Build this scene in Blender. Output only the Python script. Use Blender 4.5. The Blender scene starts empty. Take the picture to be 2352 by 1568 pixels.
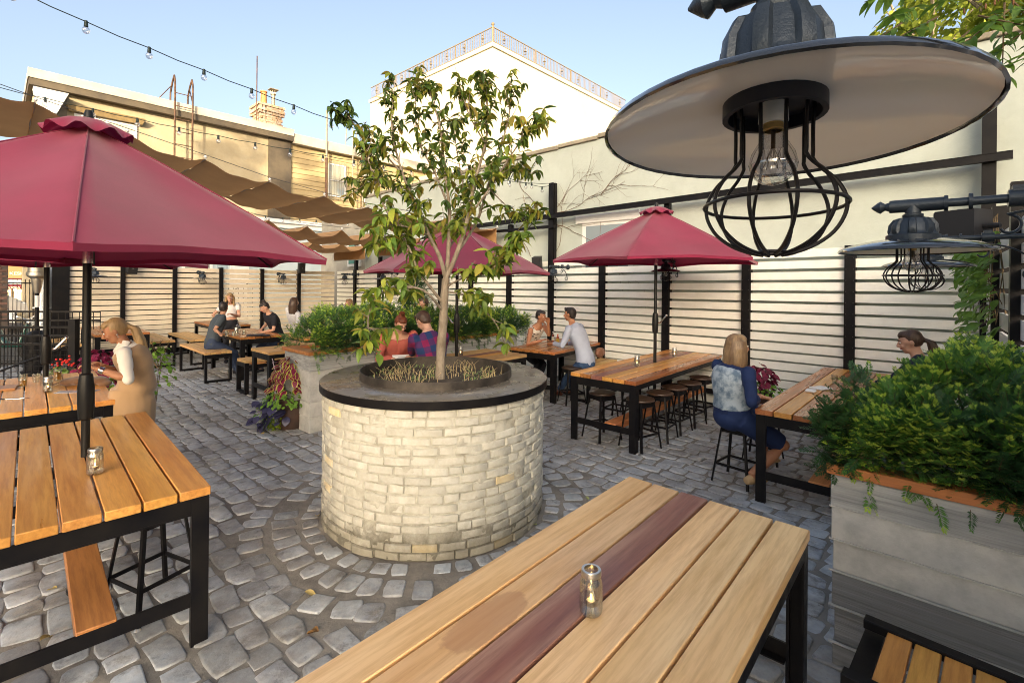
import bpy, bmesh, math, random
from mathutils import Vector, Matrix, noise
R = math.radians
random.seed(7)
sc = bpy.context.scene
COL = sc.collection

# ------------------------------------------------------------------ camera, sky, sun, exposure
cam_d = bpy.data.cameras.new('camera')
cam = bpy.data.objects.new('camera', cam_d); COL.objects.link(cam)
cam_d.lens = 36 * 1112 / 2352; cam_d.sensor_width = 36; cam_d.sensor_fit = 'HORIZONTAL'
cam_d.shift_y = -(784 - 649) / 2352
cam_d.clip_start = 0.05; cam_d.clip_end = 2000
cam.matrix_world = Matrix.Translation((0, 0, 2.08)) @ Matrix.Rotation(R(90), 4, 'X') @ Matrix.Rotation(R(0.6), 4, 'Z')
sc.camera = cam
SUN_EL, SUN_AZ = R(12), Vector((-0.02, -1.0))          # where the light comes from
world = bpy.data.worlds.new('World'); sc.world = world; world.use_nodes = True
wn = world.node_tree
sky = wn.nodes.new('ShaderNodeTexSky'); sky.sky_type = 'NISHITA'; sky.sun_disc = False
sky.sun_elevation = SUN_EL; sky.sun_rotation = math.atan2(SUN_AZ.x, SUN_AZ.y)
sky.air_density = 0.8; sky.dust_density = 6.0; sky.ozone_density = 0.6; sky.altitude = 20
bg = wn.nodes['Background']; bg.inputs['Strength'].default_value = 0.15
hs_ = wn.nodes.new('ShaderNodeHueSaturation'); hs_.inputs['Saturation'].default_value = 0.84; hs_.inputs['Value'].default_value = 0.82     # hazy evening: a paler sky all round
wn.links.new(sky.outputs[0], hs_.inputs['Color']); wn.links.new(hs_.outputs[0], bg.inputs[0])
sun_d = bpy.data.lights.new('sun', 'SUN'); sun_d.energy = 2.6; sun_d.angle = R(0.6); sun_d.color = (1.0, 0.84, 0.58)
sun = bpy.data.objects.new('sun', sun_d); COL.objects.link(sun)
_d = Vector((SUN_AZ.x, SUN_AZ.y, 0)).normalized() * math.cos(SUN_EL) + Vector((0, 0, math.sin(SUN_EL)))
sun.rotation_euler = _d.to_track_quat('Z', 'Y').to_euler(); sun.location = (-5, -10, 12)
sc.view_settings.view_transform = 'Standard'; sc.view_settings.look = 'None'
sc.view_settings.exposure = 1.9; sc.view_settings.gamma = 1.0
sc.cycles.max_bounces = 8; sc.cycles.diffuse_bounces = 4; sc.cycles.glossy_bounces = 3
sc.cycles.transmission_bounces = 6; sc.cycles.transparent_max_bounces = 8
sc.cycles.caustics_reflective = False; sc.cycles.caustics_refractive = False
sc.cycles.use_denoising = True; sc.cycles.filter_width = 1.0; sc.cycles.denoising_prefilter = 'ACCURATE'

# ------------------------------------------------------------------ the courtyard's own axes: u away-right, v away-left
GA = R(47)
UN = Vector((math.cos(GA), math.sin(GA), 0)); VN = Vector((-math.sin(GA), math.cos(GA), 0))
def G(u, v, z=0.0): return UN * u + VN * v + Vector((0, 0, z))

# ------------------------------------------------------------------ materials
def nd(nt, kind, **kw):
    n = nt.nodes.new(kind)
    for k, val in kw.items():
        if k in n.inputs: n.inputs[k].default_value = val
        else: setattr(n, k, val)
    return n
def mix(nt, fac, a, b, mode='MIX'):
    n = nt.nodes.new('ShaderNodeMix'); n.data_type = 'RGBA'; n.blend_type = mode
    for sock, val in ((n.inputs[0], fac), (n.inputs[6], a), (n.inputs[7], b)):
        if isinstance(val, bpy.types.NodeSocket): nt.links.new(val, sock)
        elif isinstance(val, (tuple, list)): sock.default_value = (val[0], val[1], val[2], 1)
        else: sock.default_value = val
    return n.outputs[2]
def ramp(nt, src, pts):
    n = nt.nodes.new('ShaderNodeValToRGB'); e = n.color_ramp.elements
    while len(e) < len(pts): e.new(0.5)
    for el, (p, c) in zip(e, pts):
        el.position = p; el.color = (c, c, c, 1) if not isinstance(c, tuple) else (*c, 1)
    nt.links.new(src, n.inputs[0]); return n.outputs[0]
def coords(nt, stretch=(1, 1, 1), kind='Object', rand=True):
    mp = nt.nodes.new('ShaderNodeMapping'); mp.inputs['Scale'].default_value = stretch
    if kind == 'World': nt.links.new(nt.nodes.new('ShaderNodeNewGeometry').outputs['Position'], mp.inputs['Vector']); return mp.outputs[0]
    tc = nt.nodes.new('ShaderNodeTexCoord')
    nt.links.new(tc.outputs[kind], mp.inputs['Vector'])
    if rand:
        oi = nt.nodes.new('ShaderNodeObjectInfo'); mu = nd(nt, 'ShaderNodeMath', operation='MULTIPLY')
        mu.inputs[1].default_value = 37.0; nt.links.new(oi.outputs['Random'], mu.inputs[0])
        nt.links.new(mu.outputs[0], mp.inputs['Location'])
    return mp.outputs[0]
def noise_n(nt, vec, scale, detail=4, rough=0.6, dist=0.0):
    n = nd(nt, 'ShaderNodeTexNoise', Scale=scale, Detail=detail, Roughness=rough, Distortion=dist)
    nt.links.new(vec, n.inputs['Vector']); return n.outputs['Fac']
MATS = {}
def M(name, col, rough=0.6, metal=0.0, col2=None, scale=4.0, bump=0.0, bscale=30.0, stretch=(1, 1, 1), vary=0.0,
      lo=0.35, hi=0.65, coat=0.0, trans=0.0, ior=1.45, alpha=1.0, emit=None, estr=0.0, subs=0.0, grain=None, spec=0.5,
      kind='Object', sheen=0.0, backlit=0.0, rvar=0.0):
    if name in MATS: return MATS[name]
    m = bpy.data.materials.new(name); m.use_nodes = True; nt = m.node_tree
    p = nt.nodes['Principled BSDF']; L = nt.links
    vec = coords(nt, stretch, kind)
    c = col
    if col2 is not None:
        f = ramp(nt, noise_n(nt, vec, scale), [(lo, 0.0), (hi, 1.0)])
        c = mix(nt, f, col, col2)
    if grain is not None:                                  # (colour, scale, strength): fine streaks or specks
        f2 = ramp(nt, noise_n(nt, vec, grain[1], 6, 0.7), [(0.42, 0.0), (0.66, 1.0)])
        mu = nd(nt, 'ShaderNodeMath', operation='MULTIPLY'); L.new(f2, mu.inputs[0]); mu.inputs[1].default_value = grain[2]
        c = mix(nt, mu.outputs[0], c, grain[0])
    if vary > 0:
        oi = nt.nodes.new('ShaderNodeObjectInfo')
        hs = nt.nodes.new('ShaderNodeHueSaturation')
        mr = nd(nt, 'ShaderNodeMapRange'); mr.inputs['To Min'].default_value = 1 - vary; mr.inputs['To Max'].default_value = 1 + vary
        L.new(oi.outputs['Random'], mr.inputs['Value']); L.new(mr.outputs[0], hs.inputs['Value'])
        mr2 = nd(nt, 'ShaderNodeMapRange'); mr2.inputs['To Min'].default_value = 0.5 - vary * .05; mr2.inputs['To Max'].default_value = 0.5 + vary * .05
        mo = nd(nt, 'ShaderNodeMath', operation='FRACT'); mm = nd(nt, 'ShaderNodeMath', operation='MULTIPLY'); mm.inputs[1].default_value = 7.31
        L.new(oi.outputs['Random'], mm.inputs[0]); L.new(mm.outputs[0], mo.inputs[0]); L.new(mo.outputs[0], mr2.inputs['Value'])
        L.new(mr2.outputs[0], hs.inputs['Hue'])
        if isinstance(c, bpy.types.NodeSocket): L.new(c, hs.inputs['Color'])
        else: hs.inputs['Color'].default_value = (*c, 1)
        c = hs.outputs[0]
    if isinstance(c, bpy.types.NodeSocket): L.new(c, p.inputs['Base Color'])
    else: p.inputs['Base Color'].default_value = (*c, 1)
    p.inputs['Roughness'].default_value = rough; p.inputs['Metallic'].default_value = metal
    if rvar > 0:
        fr = noise_n(nt, vec, scale * 2.3, 5)
        mr = nd(nt, 'ShaderNodeMapRange'); mr.inputs['From Min'].default_value = .3; mr.inputs['From Max'].default_value = .7
        mr.inputs['To Min'].default_value = max(0.03, rough - rvar); mr.inputs['To Max'].default_value = min(1, rough + rvar)
        L.new(fr, mr.inputs['Value']); L.new(mr.outputs[0], p.inputs['Roughness'])
    p.inputs['Specular IOR Level'].default_value = spec
    p.inputs['Coat Weight'].default_value = coat; p.inputs['Coat Roughness'].default_value = 0.08
    p.inputs['Transmission Weight'].default_value = trans; p.inputs['IOR'].default_value = ior
    p.inputs['Alpha'].default_value = alpha; p.inputs['Sheen Weight'].default_value = sheen
    if subs: p.inputs['Subsurface Weight'].default_value = subs; p.inputs['Subsurface Radius'].default_value = (.02, .008, .005)
    if emit: p.inputs['Emission Color'].default_value = (*emit, 1); p.inputs['Emission Strength'].default_value = estr
    if bump > 0:
        b = nd(nt, 'ShaderNodeBump'); b.inputs['Strength'].default_value = 1.0; b.inputs['Distance'].default_value = bump
        L.new(noise_n(nt, vec, bscale, 6, 0.65), b.inputs['Height']); L.new(b.outputs[0], p.inputs['Normal'])
    if backlit > 0:                                        # thin leaves and cloth let some light through
        tr = nt.nodes.new('ShaderNodeBsdfTranslucent'); ms = nt.nodes.new('ShaderNodeMixShader')
        if isinstance(c, bpy.types.NodeSocket): L.new(c, tr.inputs['Color'])
        else: tr.inputs['Color'].default_value = (*c, 1)
        ms.inputs[0].default_value = backlit
        L.new(p.outputs[0], ms.inputs[1]); L.new(tr.outputs[0], ms.inputs[2])
        L.new(ms.outputs[0], nt.nodes['Material Output'].inputs['Surface'])
    MATS[name] = m; return m
def glass_mat(name, tint=(1, 1, 1), body=0.12):
    # thin clear glass seen against the light: mostly see-through, a bright mirror skin
    if name in MATS: return MATS[name]
    m = bpy.data.materials.new(name); m.use_nodes = True; nt = m.node_tree; L = nt.links
    nt.nodes.remove(nt.nodes['Principled BSDF'])
    t = nt.nodes.new('ShaderNodeBsdfTransparent'); t.inputs[0].default_value = (*tint, 1)
    g = nt.nodes.new('ShaderNodeBsdfGlossy'); g.inputs['Roughness'].default_value = 0.04
    fr = nt.nodes.new('ShaderNodeLayerWeight'); fr.inputs['Blend'].default_value = 0.35
    mr = nd(nt, 'ShaderNodeMapRange'); mr.inputs['To Min'].default_value = body; mr.inputs['To Max'].default_value = 0.75
    ms = nt.nodes.new('ShaderNodeMixShader')
    L.new(fr.outputs['Facing'], mr.inputs['Value']); L.new(mr.outputs[0], ms.inputs[0])
    L.new(t.outputs[0], ms.inputs[1]); L.new(g.outputs[0], ms.inputs[2])
    L.new(ms.outputs[0], nt.nodes['Material Output'].inputs['Surface'])
    MATS[name] = m; return m

# ------------------------------------------------------------------ mesh building
class MB:
    def __init__(s): s.bm = bmesh.new()
    def box(s, x0, y0, z0, x1, y1, z1, bev=0.0, mtx=None, seg=1):
        r = bmesh.ops.create_cube(s.bm, size=1.0)
        vs = r['verts']
        for v in vs:
            v.co = Vector((x0 + (v.co.x + .5) * (x1 - x0), y0 + (v.co.y + .5) * (y1 - y0), z0 + (v.co.z + .5) * (z1 - z0)))
        if bev > 0:
            es = list({e for v in vs for e in v.link_edges})
            rr = bmesh.ops.bevel(s.bm, geom=es, offset=bev, segments=seg, affect='EDGES', profile=0.5)
            vs = rr['verts']
        if mtx is not None:
            for v in set(vs): v.co = mtx @ v.co
        return s
    def hexa(s, c):                                        # eight corners, bottom ring then top ring
        v = [s.bm.verts.new(p) for p in c]
        for f in ((3, 2, 1, 0), (4, 5, 6, 7), (0, 1, 5, 4), (1, 2, 6, 5), (2, 3, 7, 6), (3, 0, 4, 7)):
            s.bm.faces.new([v[i] for i in f])
        return s
    def poly(s, pts):
        s.bm.faces.new([s.bm.verts.new(p) for p in pts]); return s
    def tube(s, pts, r, seg=8, caps=True, closed=False, ry=None, up=None, dome=False):
        pts = [Vector(p) for p in pts]; n = len(pts)
        if n < 2: return s
        rs = r if isinstance(r, (list, tuple)) else [r] * n
        rys = ry if isinstance(ry, (list, tuple)) else ([ry] * n if ry else rs)
        rings = []; nrm = None
        for i, p in enumerate(pts):
            a = pts[(i - 1) % n] if (closed or i > 0) else p
            b = pts[(i + 1) % n] if (closed or i < n - 1) else p
            t = (b - a)
            if t.length < 1e-9: t = Vector((0, 0, 1))
            t.normalize()
            if nrm is None:
                q = Vector(up) if up else (Vector((0, 0, 1)) if abs(t.z) < .9 else Vector((0, 1, 0)))
                nrm = (q - t * q.dot(t)).normalized()
            else:
                if up: nrm = Vector(up)
                nrm = (nrm - t * nrm.dot(t))
                if nrm.length < 1e-6: nrm = t.orthogonal()
                nrm.normalize()
            bi = t.cross(nrm)
            rings.append([s.bm.verts.new(p + nrm * (math.cos(k * 2 * math.pi / seg) * rs[i]) + bi * (math.sin(k * 2 * math.pi / seg) * rys[i])) for k in range(seg)])
        m = n if closed else n - 1
        for i in range(m):
            A, B = rings[i], rings[(i + 1) % n]
            for k in range(seg):
                s.bm.faces.new((A[k], A[(k + 1) % seg], B[(k + 1) % seg], B[k]))
        if caps and not closed:
            s.bm.faces.new(rings[0][::-1]); s.bm.faces.new(rings[-1])
        return s
    def lathe(s, prof, seg=32, c=(0, 0, 0), mtx=None, a0=0.0, a1=None):
        c = Vector(c); full = a1 is None; a1 = 2 * math.pi if full else a1
        cols = []
        nseg = seg if full else seg + 1
        for k in range(nseg):
            a = a0 + (a1 - a0) * k / seg
            cols.append([s.bm.verts.new((mtx @ Vector((rr * math.cos(a), rr * math.sin(a), z)) if mtx else Vector((rr * math.cos(a), rr * math.sin(a), z))) + c) for rr, z in prof])
        for k in range(seg):
            A, B = cols[k], cols[(k + 1) % nseg]
            for i in range(len(prof) - 1):
                if prof[i][0] < 1e-6 and prof[i + 1][0] < 1e-6: continue
                s.bm.faces.new((A[i], B[i], B[i + 1], A[i + 1]))
        bmesh.ops.remove_doubles(s.bm, verts=[v for col in cols for v, (rr, z) in zip(col, prof) if rr < 1e-6], dist=1e-6)
        return s
    def ball(s, c, r, seg=12, rings=8, mtx=None):
        r = Vector(r) if isinstance(r, (tuple, list)) else Vector((r, r, r))
        q = bmesh.ops.create_uvsphere(s.bm, u_segments=seg, v_segments=rings, radius=1.0)
        for v in q['verts']:
            v.co = Vector((v.co.x * r.x, v.co.y * r.y, v.co.z * r.z))
            if mtx: v.co = mtx @ v.co
            v.co += Vector(c)
        return s
    def mesh(s, name, mat, smooth=False):
        me = bpy.data.meshes.new(name)
        bmesh.ops.recalc_face_normals(s.bm, faces=s.bm.faces)
        s.bm.to_mesh(me); s.bm.free()
        for mm in (mat if isinstance(mat, (list, tuple)) else [mat]): me.materials.append(mm)
        if smooth:
            me.polygons.foreach_set('use_smooth', [True] * len(me.polygons))
            if smooth != 'all':
                me.set_sharp_from_angle(angle=R(40))
        return me
    def build(s, name, mat, parent=None, smooth=False, loc=(0, 0, 0), rz=0.0):
        return put(name, s.mesh(name, mat, smooth), parent, loc, rz)
def put(name, me, parent=None, loc=(0, 0, 0), rz=0.0, rot=None, scale=None):
    o = bpy.data.objects.new(name, me); COL.objects.link(o); o.location = loc
    o.rotation_euler = rot if rot is not None else (0, 0, rz)
    if scale is not None: o.scale = scale
    if parent: o.parent = parent
    return o
def thing(name, label, cat, loc=(0, 0, 0), rz=0.0, group=None, rot=None):
    o = bpy.data.objects.new(name, None); COL.objects.link(o); o.empty_display_size = 0.1
    o.location = loc; o.rotation_euler = rot if rot is not None else (0, 0, rz)
    o['label'] = label; o['category'] = cat
    if group: o['group'] = group
    return o
def tag(o, label, cat, group=None):
    o['label'] = label; o['category'] = cat
    if group: o['group'] = group
    return o
def copy_thing(r, loc, rz=None, label=None):
    def rec(o, par):
        c = o.copy(); COL.objects.link(c); c.parent = par
        for ch in KIDS.get(o.name, o.children): rec(ch, c)
        return c
    c = rec(r, None); c.location = loc
    if rz is not None: c.rotation_euler = (0, 0, rz)
    if label: c['label'] = label
    return c
KIDS = {}
def pymesh(name, verts, faces, mat, smooth=False):
    me = bpy.data.meshes.new(name); me.from_pydata(verts, [], faces)
    for mm in (mat if isinstance(mat, (list, tuple)) else [mat]): me.materials.append(mm)
    if smooth: me.polygons.foreach_set('use_smooth', [True] * len(me.polygons))
    me.update(); return me

# shared materials
m_steel = M('black_steel', (.006, .006, .008), .38, 0, (.012, .011, .011), 6, .0004, 60, rvar=.1, spec=.2)
m_cream = M('cream_paint', (.90, .90, .84), .5, 0, (.86, .86, .78), 1.6, .0006, 40, vary=.05, grain=((.7, .66, .55), 9, .2))
m_tan = M('tan_paint', (.80, .71, .56), .5, 0, (.74, .65, .50), 1.6, .0006, 40, vary=.06, grain=((.5, .4, .26), 9, .25))
m_stucco = M('pale_stucco', (.50, .55, .50), .9, 0, (.44, .485, .44), .5, .006, 14, grain=((.38, .41, .36), 2.5, .35))
m_white = M('white_paint', (.8, .8, .78), .5, 0, (.72, .72, .7), 3)
def grime(m, top, colr, amt):
    nt = m.node_tree; p = nt.nodes['Principled BSDF']; c = p.inputs['Base Color'].links[0].from_socket      # splash dirt near the ground
    w = coords(nt, (1, 1, 1), 'World'); sx = nt.nodes.new('ShaderNodeSeparateXYZ'); nt.links.new(w, sx.inputs[0])
    a = nd(nt, 'ShaderNodeMath', operation='MULTIPLY_ADD'); a.inputs[1].default_value = -1 / top; a.inputs[2].default_value = .62; nt.links.new(sx.outputs[2], a.inputs[0])
    b = nd(nt, 'ShaderNodeMath', operation='ADD'); nt.links.new(a.outputs[0], b.inputs[0]); nt.links.new(noise_n(nt, w, 6, 7, .75), b.inputs[1])
    nt.links.new(mix(nt, ramp(nt, b.outputs[0], [(.55, 0.0), (1.0, amt)]), c, colr), p.inputs['Base Color'])
m_glass = glass_mat('clear_glass')
def wood(name, a, b, dark, rough=.38, vary=.16, coat=.12):
    return M(name, a, rough, 0, b, 3.2, .0007, 45, stretch=(.12, 1.6, 1.6), vary=vary, coat=coat, grain=(dark, 20, .62), lo=.35, hi=.65, rvar=.12)
w_gold = wood('golden_hardwood', (.76, .40, .10), (.62, .28, .06), (.40, .15, .03))
w_pale = wood('pale_hardwood', (.88, .60, .31), (.80, .49, .21), (.54, .28, .10), .42, vary=.1)
w_stain = wood('stained_pale_hardwood', (.88, .60, .31), (.80, .49, .21), (.54, .28, .10), .42, vary=.1)
def _stain(m):
    nt = m.node_tree; p = nt.nodes['Principled BSDF']; c = p.inputs['Base Color'].links[0].from_socket
    tc = nt.nodes.new('ShaderNodeTexCoord'); mp = nt.nodes.new('ShaderNodeMapping'); mp.inputs['Location'].default_value = (1.45, 0, 0); mp.inputs['Scale'].default_value = (3.6, 9, 1); nt.links.new(tc.outputs['Object'], mp.inputs[0])
    gr = nd(nt, 'ShaderNodeTexGradient', gradient_type='SPHERICAL'); nt.links.new(mp.outputs[0], gr.inputs[0])
    ad = nd(nt, 'ShaderNodeMath', operation='MULTIPLY'); nt.links.new(gr.outputs['Fac'], ad.inputs[0]); nt.links.new(noise_n(nt, tc.outputs['Object'], 9, 6, .7), ad.inputs[1])
    f = ramp(nt, ad.outputs[0], [(.13, 0.0), (.17, .62)]); nt.links.new(mix(nt, f, c, (.46, .23, .11)), p.inputs['Base Color'])
_stain(w_stain)
w_plum = wood('purple_brown_hardwood', (.25, .095, .07), (.46, .27, .19), (.12, .04, .035), .5)
w_red = wood('red_brown_hardwood', (.52, .22, .07), (.36, .13, .04), (.2, .07, .02), .3)
w_tan = wood('tan_hardwood', (.68, .43, .18), (.56, .33, .12), (.38, .2, .07), .5)
w_cap = wood('cap_hardwood', (.60, .25, .08), (.48, .18, .055), (.28, .1, .04), .5)
w_dark = wood('dark_stool_wood', (.055, .03, .018), (.09, .05, .03), (.02, .012, .01), .35)
# ================================================================== GROUND
PL = (-0.70, 4.58); PR = 1.0                       # the round brick planter
m_mortar = M('dusty_mortar', (.27, .25, .22), .95, 0, (.14, .13, .115), 1.3, .012, 14, grain=((.36, .33, .28), 5, .5))
m_asph = M('asphalt', (.06, .06, .06), .9, 0, (.09, .09, .085), .8, .004, 60)
def setts_mat(name, vary):
    m = M(name, (.47, .51, .55), .46, 0, (.31, .345, .385), 9, .005, 22, vary=vary, grain=((.62, .60, .56), 13, .4), rvar=.2)
    nt = m.node_tree; p = nt.nodes['Principled BSDF']; c = p.inputs['Base Color'].links[0].from_socket
    w = coords(nt, (1, 1, 1), 'World')                       # grit and dirt trodden over the stones in patches
    f = ramp(nt, noise_n(nt, w, .9, 8, .72), [(.44, 0.0), (.62, .75)]); c = mix(nt, f, c, (.19, .17, .145))
    f2 = ramp(nt, noise_n(nt, w, 4.5, 8, .8), [(.52, 0.0), (.64, .7)]); c = mix(nt, f2, c, (.12, .11, .10))
    f3 = ramp(nt, noise_n(nt, w, 2.2, 5, .7), [(.60, 0.0), (.72, .5)]); c = mix(nt, f3, c, (.52, .44, .33))
    nt.links.new(c, p.inputs['Base Color']); return m
m_stone = setts_mat('granite_sett', .28)
g = MB(); g.poly([(-300, -60, -.03), (300, -60, -.03), (300, 500, -.03), (-300, 500, -.03)])
o = g.build('ground', m_asph); o['kind'] = 'structure'
pave = bpy.data.objects.new('paving', None); COL.objects.link(pave); pave['kind'] = 'structure'
yard = []
N1, N2 = 60, 90                                    # uneven mortar bed
vs, fs = [], []
for i in range(N1 + 1):
    for j in range(N2 + 1):
        p = G(-3.2 + 11.8 * i / N1, -3 + 19.3 * j / N2)
        vs.append((p.x, p.y, .004 * noise.noise(p * 1.7)))
for i in range(N1):
    for j in range(N2):
        a = i * (N2 + 1) + j; fs.append((a, a + N2 + 1, a + N2 + 2, a + 1))
put('mortar_bed', pymesh('mortar_bed', vs, fs, m_mortar, True), pave)
rs = random.Random(3)
def stone_geo(cx, cy, ang, L, W, rn):
    """a worn sett: rounded outline, domed top; returns verts and faces round its own centre"""
    n = 10; h = rn.uniform(.004, .014); out = []
    hl, hw = L / 2, W / 2; e = rn.uniform(.26, .5)
    jl = [rn.uniform(.86, 1.07) for _ in range(n)]
    tilt = (rn.uniform(-.04, .04), rn.uniform(-.04, .04)); sk = rn.uniform(-.12, .12)
    ca, sa = math.cos(ang), math.sin(ang); vs = []
    for ins, z in ((1.0, -.03), (1.0, h * .3), (.95, h * .85), (.86, h)):
        for k in range(n):
            t = 2 * math.pi * (k + .5) / n
            c, s_ = math.cos(t), math.sin(t)
            x = math.copysign(abs(c) ** e, c) * hl * ins * jl[k]; y = math.copysign(abs(s_) ** e, s_) * hw * ins * jl[k]
            x += sk * y
            vs.append((x * ca - y * sa, x * sa + y * ca, z + (x * tilt[0] + y * tilt[1] if z > 0 else 0)))
    vs.append((0, 0, h * 1.06)); fs = []
    for r in range(3):
        for k in range(n): fs.append((r * n + k, r * n + (k + 1) % n, (r + 1) * n + (k + 1) % n, (r + 1) * n + k))
    for k in range(n): fs.append((3 * n + k, 3 * n + (k + 1) % n, 4 * n))
    return vs, fs
stones = []
v = -2.6
row = 0
u0 = -2.8
while u0 < 8.35:
    pitch = rs.uniform(.165, .205); v = -2.8 + rs.uniform(0, .2)
    while v < 16.2:
        L = rs.uniform(.16, .32)
        wob = .07 * noise.noise(Vector((v * .8, u0 * .8, 0))) + .05 * noise.noise(Vector((v * 2.1, u0 * 2.1, 5)))
        p = G(u0 + pitch / 2 + wob, v + L / 2)
        d = math.hypot(p.x - PL[0], p.y - PL[1])
        if d > PR + .66 and p.y > .9 and abs(p.x) < 1.15 * p.y + .4:
            stones.append((p.x, p.y, GA + math.pi / 2 + rs.uniform(-.07, .07), L - rs.uniform(.006, .024), pitch - rs.uniform(.004, .02)))
        v += L
    u0 += pitch
for k, (r, dep) in enumerate(((PR + .10, .17), (PR + .31, .23), (PR + .545, .22))):
    n = int(2 * math.pi * r / (.15, .17, .2)[k])
    for i in range(n):
        a = 2 * math.pi * (i + rs.uniform(-.12, .12)) / n + k
        r_ = r + rs.gauss(0, .012)
        if rs.random() < .05: continue
        stones.append((PL[0] + r_ * math.cos(a), PL[1] + r_ * math.sin(a), a + rs.uniform(-.16, .16), dep - rs.uniform(.02, .04), 2 * math.pi * r / n - rs.uniform(.02, .035)))
def inview(x, y):                                   # roughly: does the photograph see this stone
    if y < 1: return False
    px, py = 1176 + 1112 * x / y, 649 + 1112 * 2.08 / y
    return -60 < px < 2420 and py < 1620
near = sorted([s for s in stones if inview(s[0], s[1])], key=lambda s: math.hypot(s[0], s[1]))
mine = set(map(id, near[:300]))
vs, fs = [], []
for s in stones:
    a, b = stone_geo(*s, rs)
    if id(s) in mine:
        put('sett', pymesh('sett', a, b, m_stone, True), pave, (s[0], s[1], 0))
    else:
        k = len(vs); vs += [(x + s[0], y + s[1], z) for x, y, z in a]; fs += [tuple(i + k for i in f) for f in b]
m_stone2 = setts_mat('granite_setts_far', 0)
o = put('setts', pymesh('setts', vs, fs, m_stone2, True), pave); o['kind'] = 'stuff'

# ================================================================== ROUND BRICK PLANTER
pl = thing('brick_planter', 'round cream painted brick planter with dark steel rim holding the small tree', 'planter', (PL[0], PL[1], 0))
m_brick = M('cream_brick', (.62, .61, .54), .85, 0, (.53, .52, .45), 9, .006, 30, vary=.06, grain=((.42, .38, .28), 26, .4))
m_brick2 = M('worn_tan_brick', (.72, .56, .30), .8, 0, (.72, .66, .5), 9, .003, 40, vary=.1)
m_brmort = M('painted_mortar', (.60, .59, .51), .9, 0, (.49, .47, .39), 7, .008, 24, grain=((.18, .155, .11), 8, .55))
H0 = 1.155
grime(m_brick, .5, (.20, .18, .13), .75); grime(m_brick2, .5, (.2, .17, .11), .7); grime(m_brmort, .6, (.10, .09, .065), .85)
vs, fs = [], []; NS, NZ = 300, 60
for j in range(NZ + 1):
    for i in range(NS):
        a = 2 * math.pi * i / NS; z = H0 * j / NZ
        q = Vector((math.cos(a), math.sin(a), z))
        rr = PR - .005 + .018 * noise.noise(q * 8) + .009 * noise.noise(q * 30) - (.012 if j == 0 else 0)
        vs.append((rr * math.cos(a), rr * math.sin(a), z))
for j in range(NZ):
    for i in range(NS):
        a, b = j * NS + i, j * NS + (i + 1) % NS; fs.append((a, b, b + NS, a + NS))
put('mortar_core', pymesh('mortar_core', vs, fs, m_brmort, True), pl)
bvar = []
for k in range(10):
    rn = random.Random(100 + k); b = MB()
    hl, hh = (.098 if k % 4 else .052) * rn.uniform(.93, 1.02), .0275 * rn.uniform(.92, 1.05)
    pts = []
    for y, ins in ((-.03, 1.0), (.006, 1.0), (.011, .93)):
        pts.append([(sx * hl * ins + rn.uniform(-.003, .003), y + rn.uniform(-.0012, .0012) + (.004 if sx == 0 else 0), sz * hh * (ins if ins == 1 else .86) + rn.uniform(-.002, .002))
                    for sx, sz in ((-1, -1), (0, -1), (1, -1), (1, 1), (0, 1), (-1, 1))])
    rings = [[b.bm.verts.new(q) for q in ring] for ring in pts]
    for r in range(2):
        for i in range(6): b.bm.faces.new((rings[r][i], rings[r][(i + 1) % 6], rings[r + 1][(i + 1) % 6], rings[r + 1][i]))
    b.bm.faces.new((rings[2][0], rings[2][1], rings[2][4], rings[2][5])); b.bm.faces.new((rings[2][1], rings[2][2], rings[2][3], rings[2][4]))
    bvar.append((hl, b.mesh('brick', m_brick2 if k == 7 else m_brick, True)))
rb = random.Random(5); blist = []
for row in range(16):
    z = .035 + row * .0712; a = rb.uniform(0, .2); a_end = a + 2 * math.pi - .03
    while a < a_end:
        q = rb.random(); k = rb.choice([0, 4, 8]) if q < (.45 if row % 6 == 3 else .12) else rb.choice([1, 2, 3, 5, 6, 9, 1, 2, 3, 5, 7 if rb.random() < .35 else 6])
        hl, me = bvar[k]; st = (2 * hl + rb.uniform(.004, .024)) / PR
        ac = a + st / 2; a += st
        if rb.random() < (.045 if row < 6 else .012): continue   # a brick has fallen out
        blist.append((ac, z + rb.uniform(-.003, .003) + .004 * math.sin(ac * 3 + row), me, rb.gauss(0, .004), rb.uniform(-.035, .035)))
facing = sorted(blist, key=lambda q: math.cos(q[0] - math.atan2(-PL[1], -PL[0])), reverse=True)
far_v, far_f = [], []
for n_, (a, z, me, dr, tw) in enumerate(facing):
    r = PR - .008 + dr
    mw = Matrix.Translation((r * math.cos(a), r * math.sin(a), z)) @ Matrix.Rotation(a - math.pi / 2, 4, 'Z') @ Matrix.Rotation(tw, 4, 'Y')
    if n_ < 298:
        o = put('brick', me, pl); o.matrix_local = mw
    else:
        k = len(far_v); far_v += [tuple(mw @ v_.co) for v_ in me.vertices]; far_f += [tuple(i + k for i in p_.vertices) for p_ in me.polygons]
o = put('bricks', pymesh('bricks', far_v, far_f, m_brick), pl); o['kind'] = 'stuff'
m_rim = M('waxed_dark_steel', (.16, .135, .105), .3, .35, (.24, .205, .165), 2.2, .0005, 30, rvar=.16, grain=((.26, .24, .2), 5, .35))
b = MB(); b.lathe([(PR + .035, 1.135), (PR + .035, 1.2), (PR + .03, 1.204), (.70, 1.204), (.70, 1.195), (PR + .03, 1.195), (PR + .03, 1.135), (PR + .035, 1.135)], 96)
b.build('steel_rim', m_rim, pl, True)
b = MB(); b.lathe([(PR + .0355, 1.134), (PR + .0375, 1.136), (PR + .0375, 1.198), (PR + .0355, 1.2)], 96); b.build('edge_band', m_steel, pl, True)
b = MB(); b.lathe([(.693, 1.12), (.693, 1.272), (.700, 1.272), (.705, 1.206), (.700, 1.12), (.693, 1.12)], 96)
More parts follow.
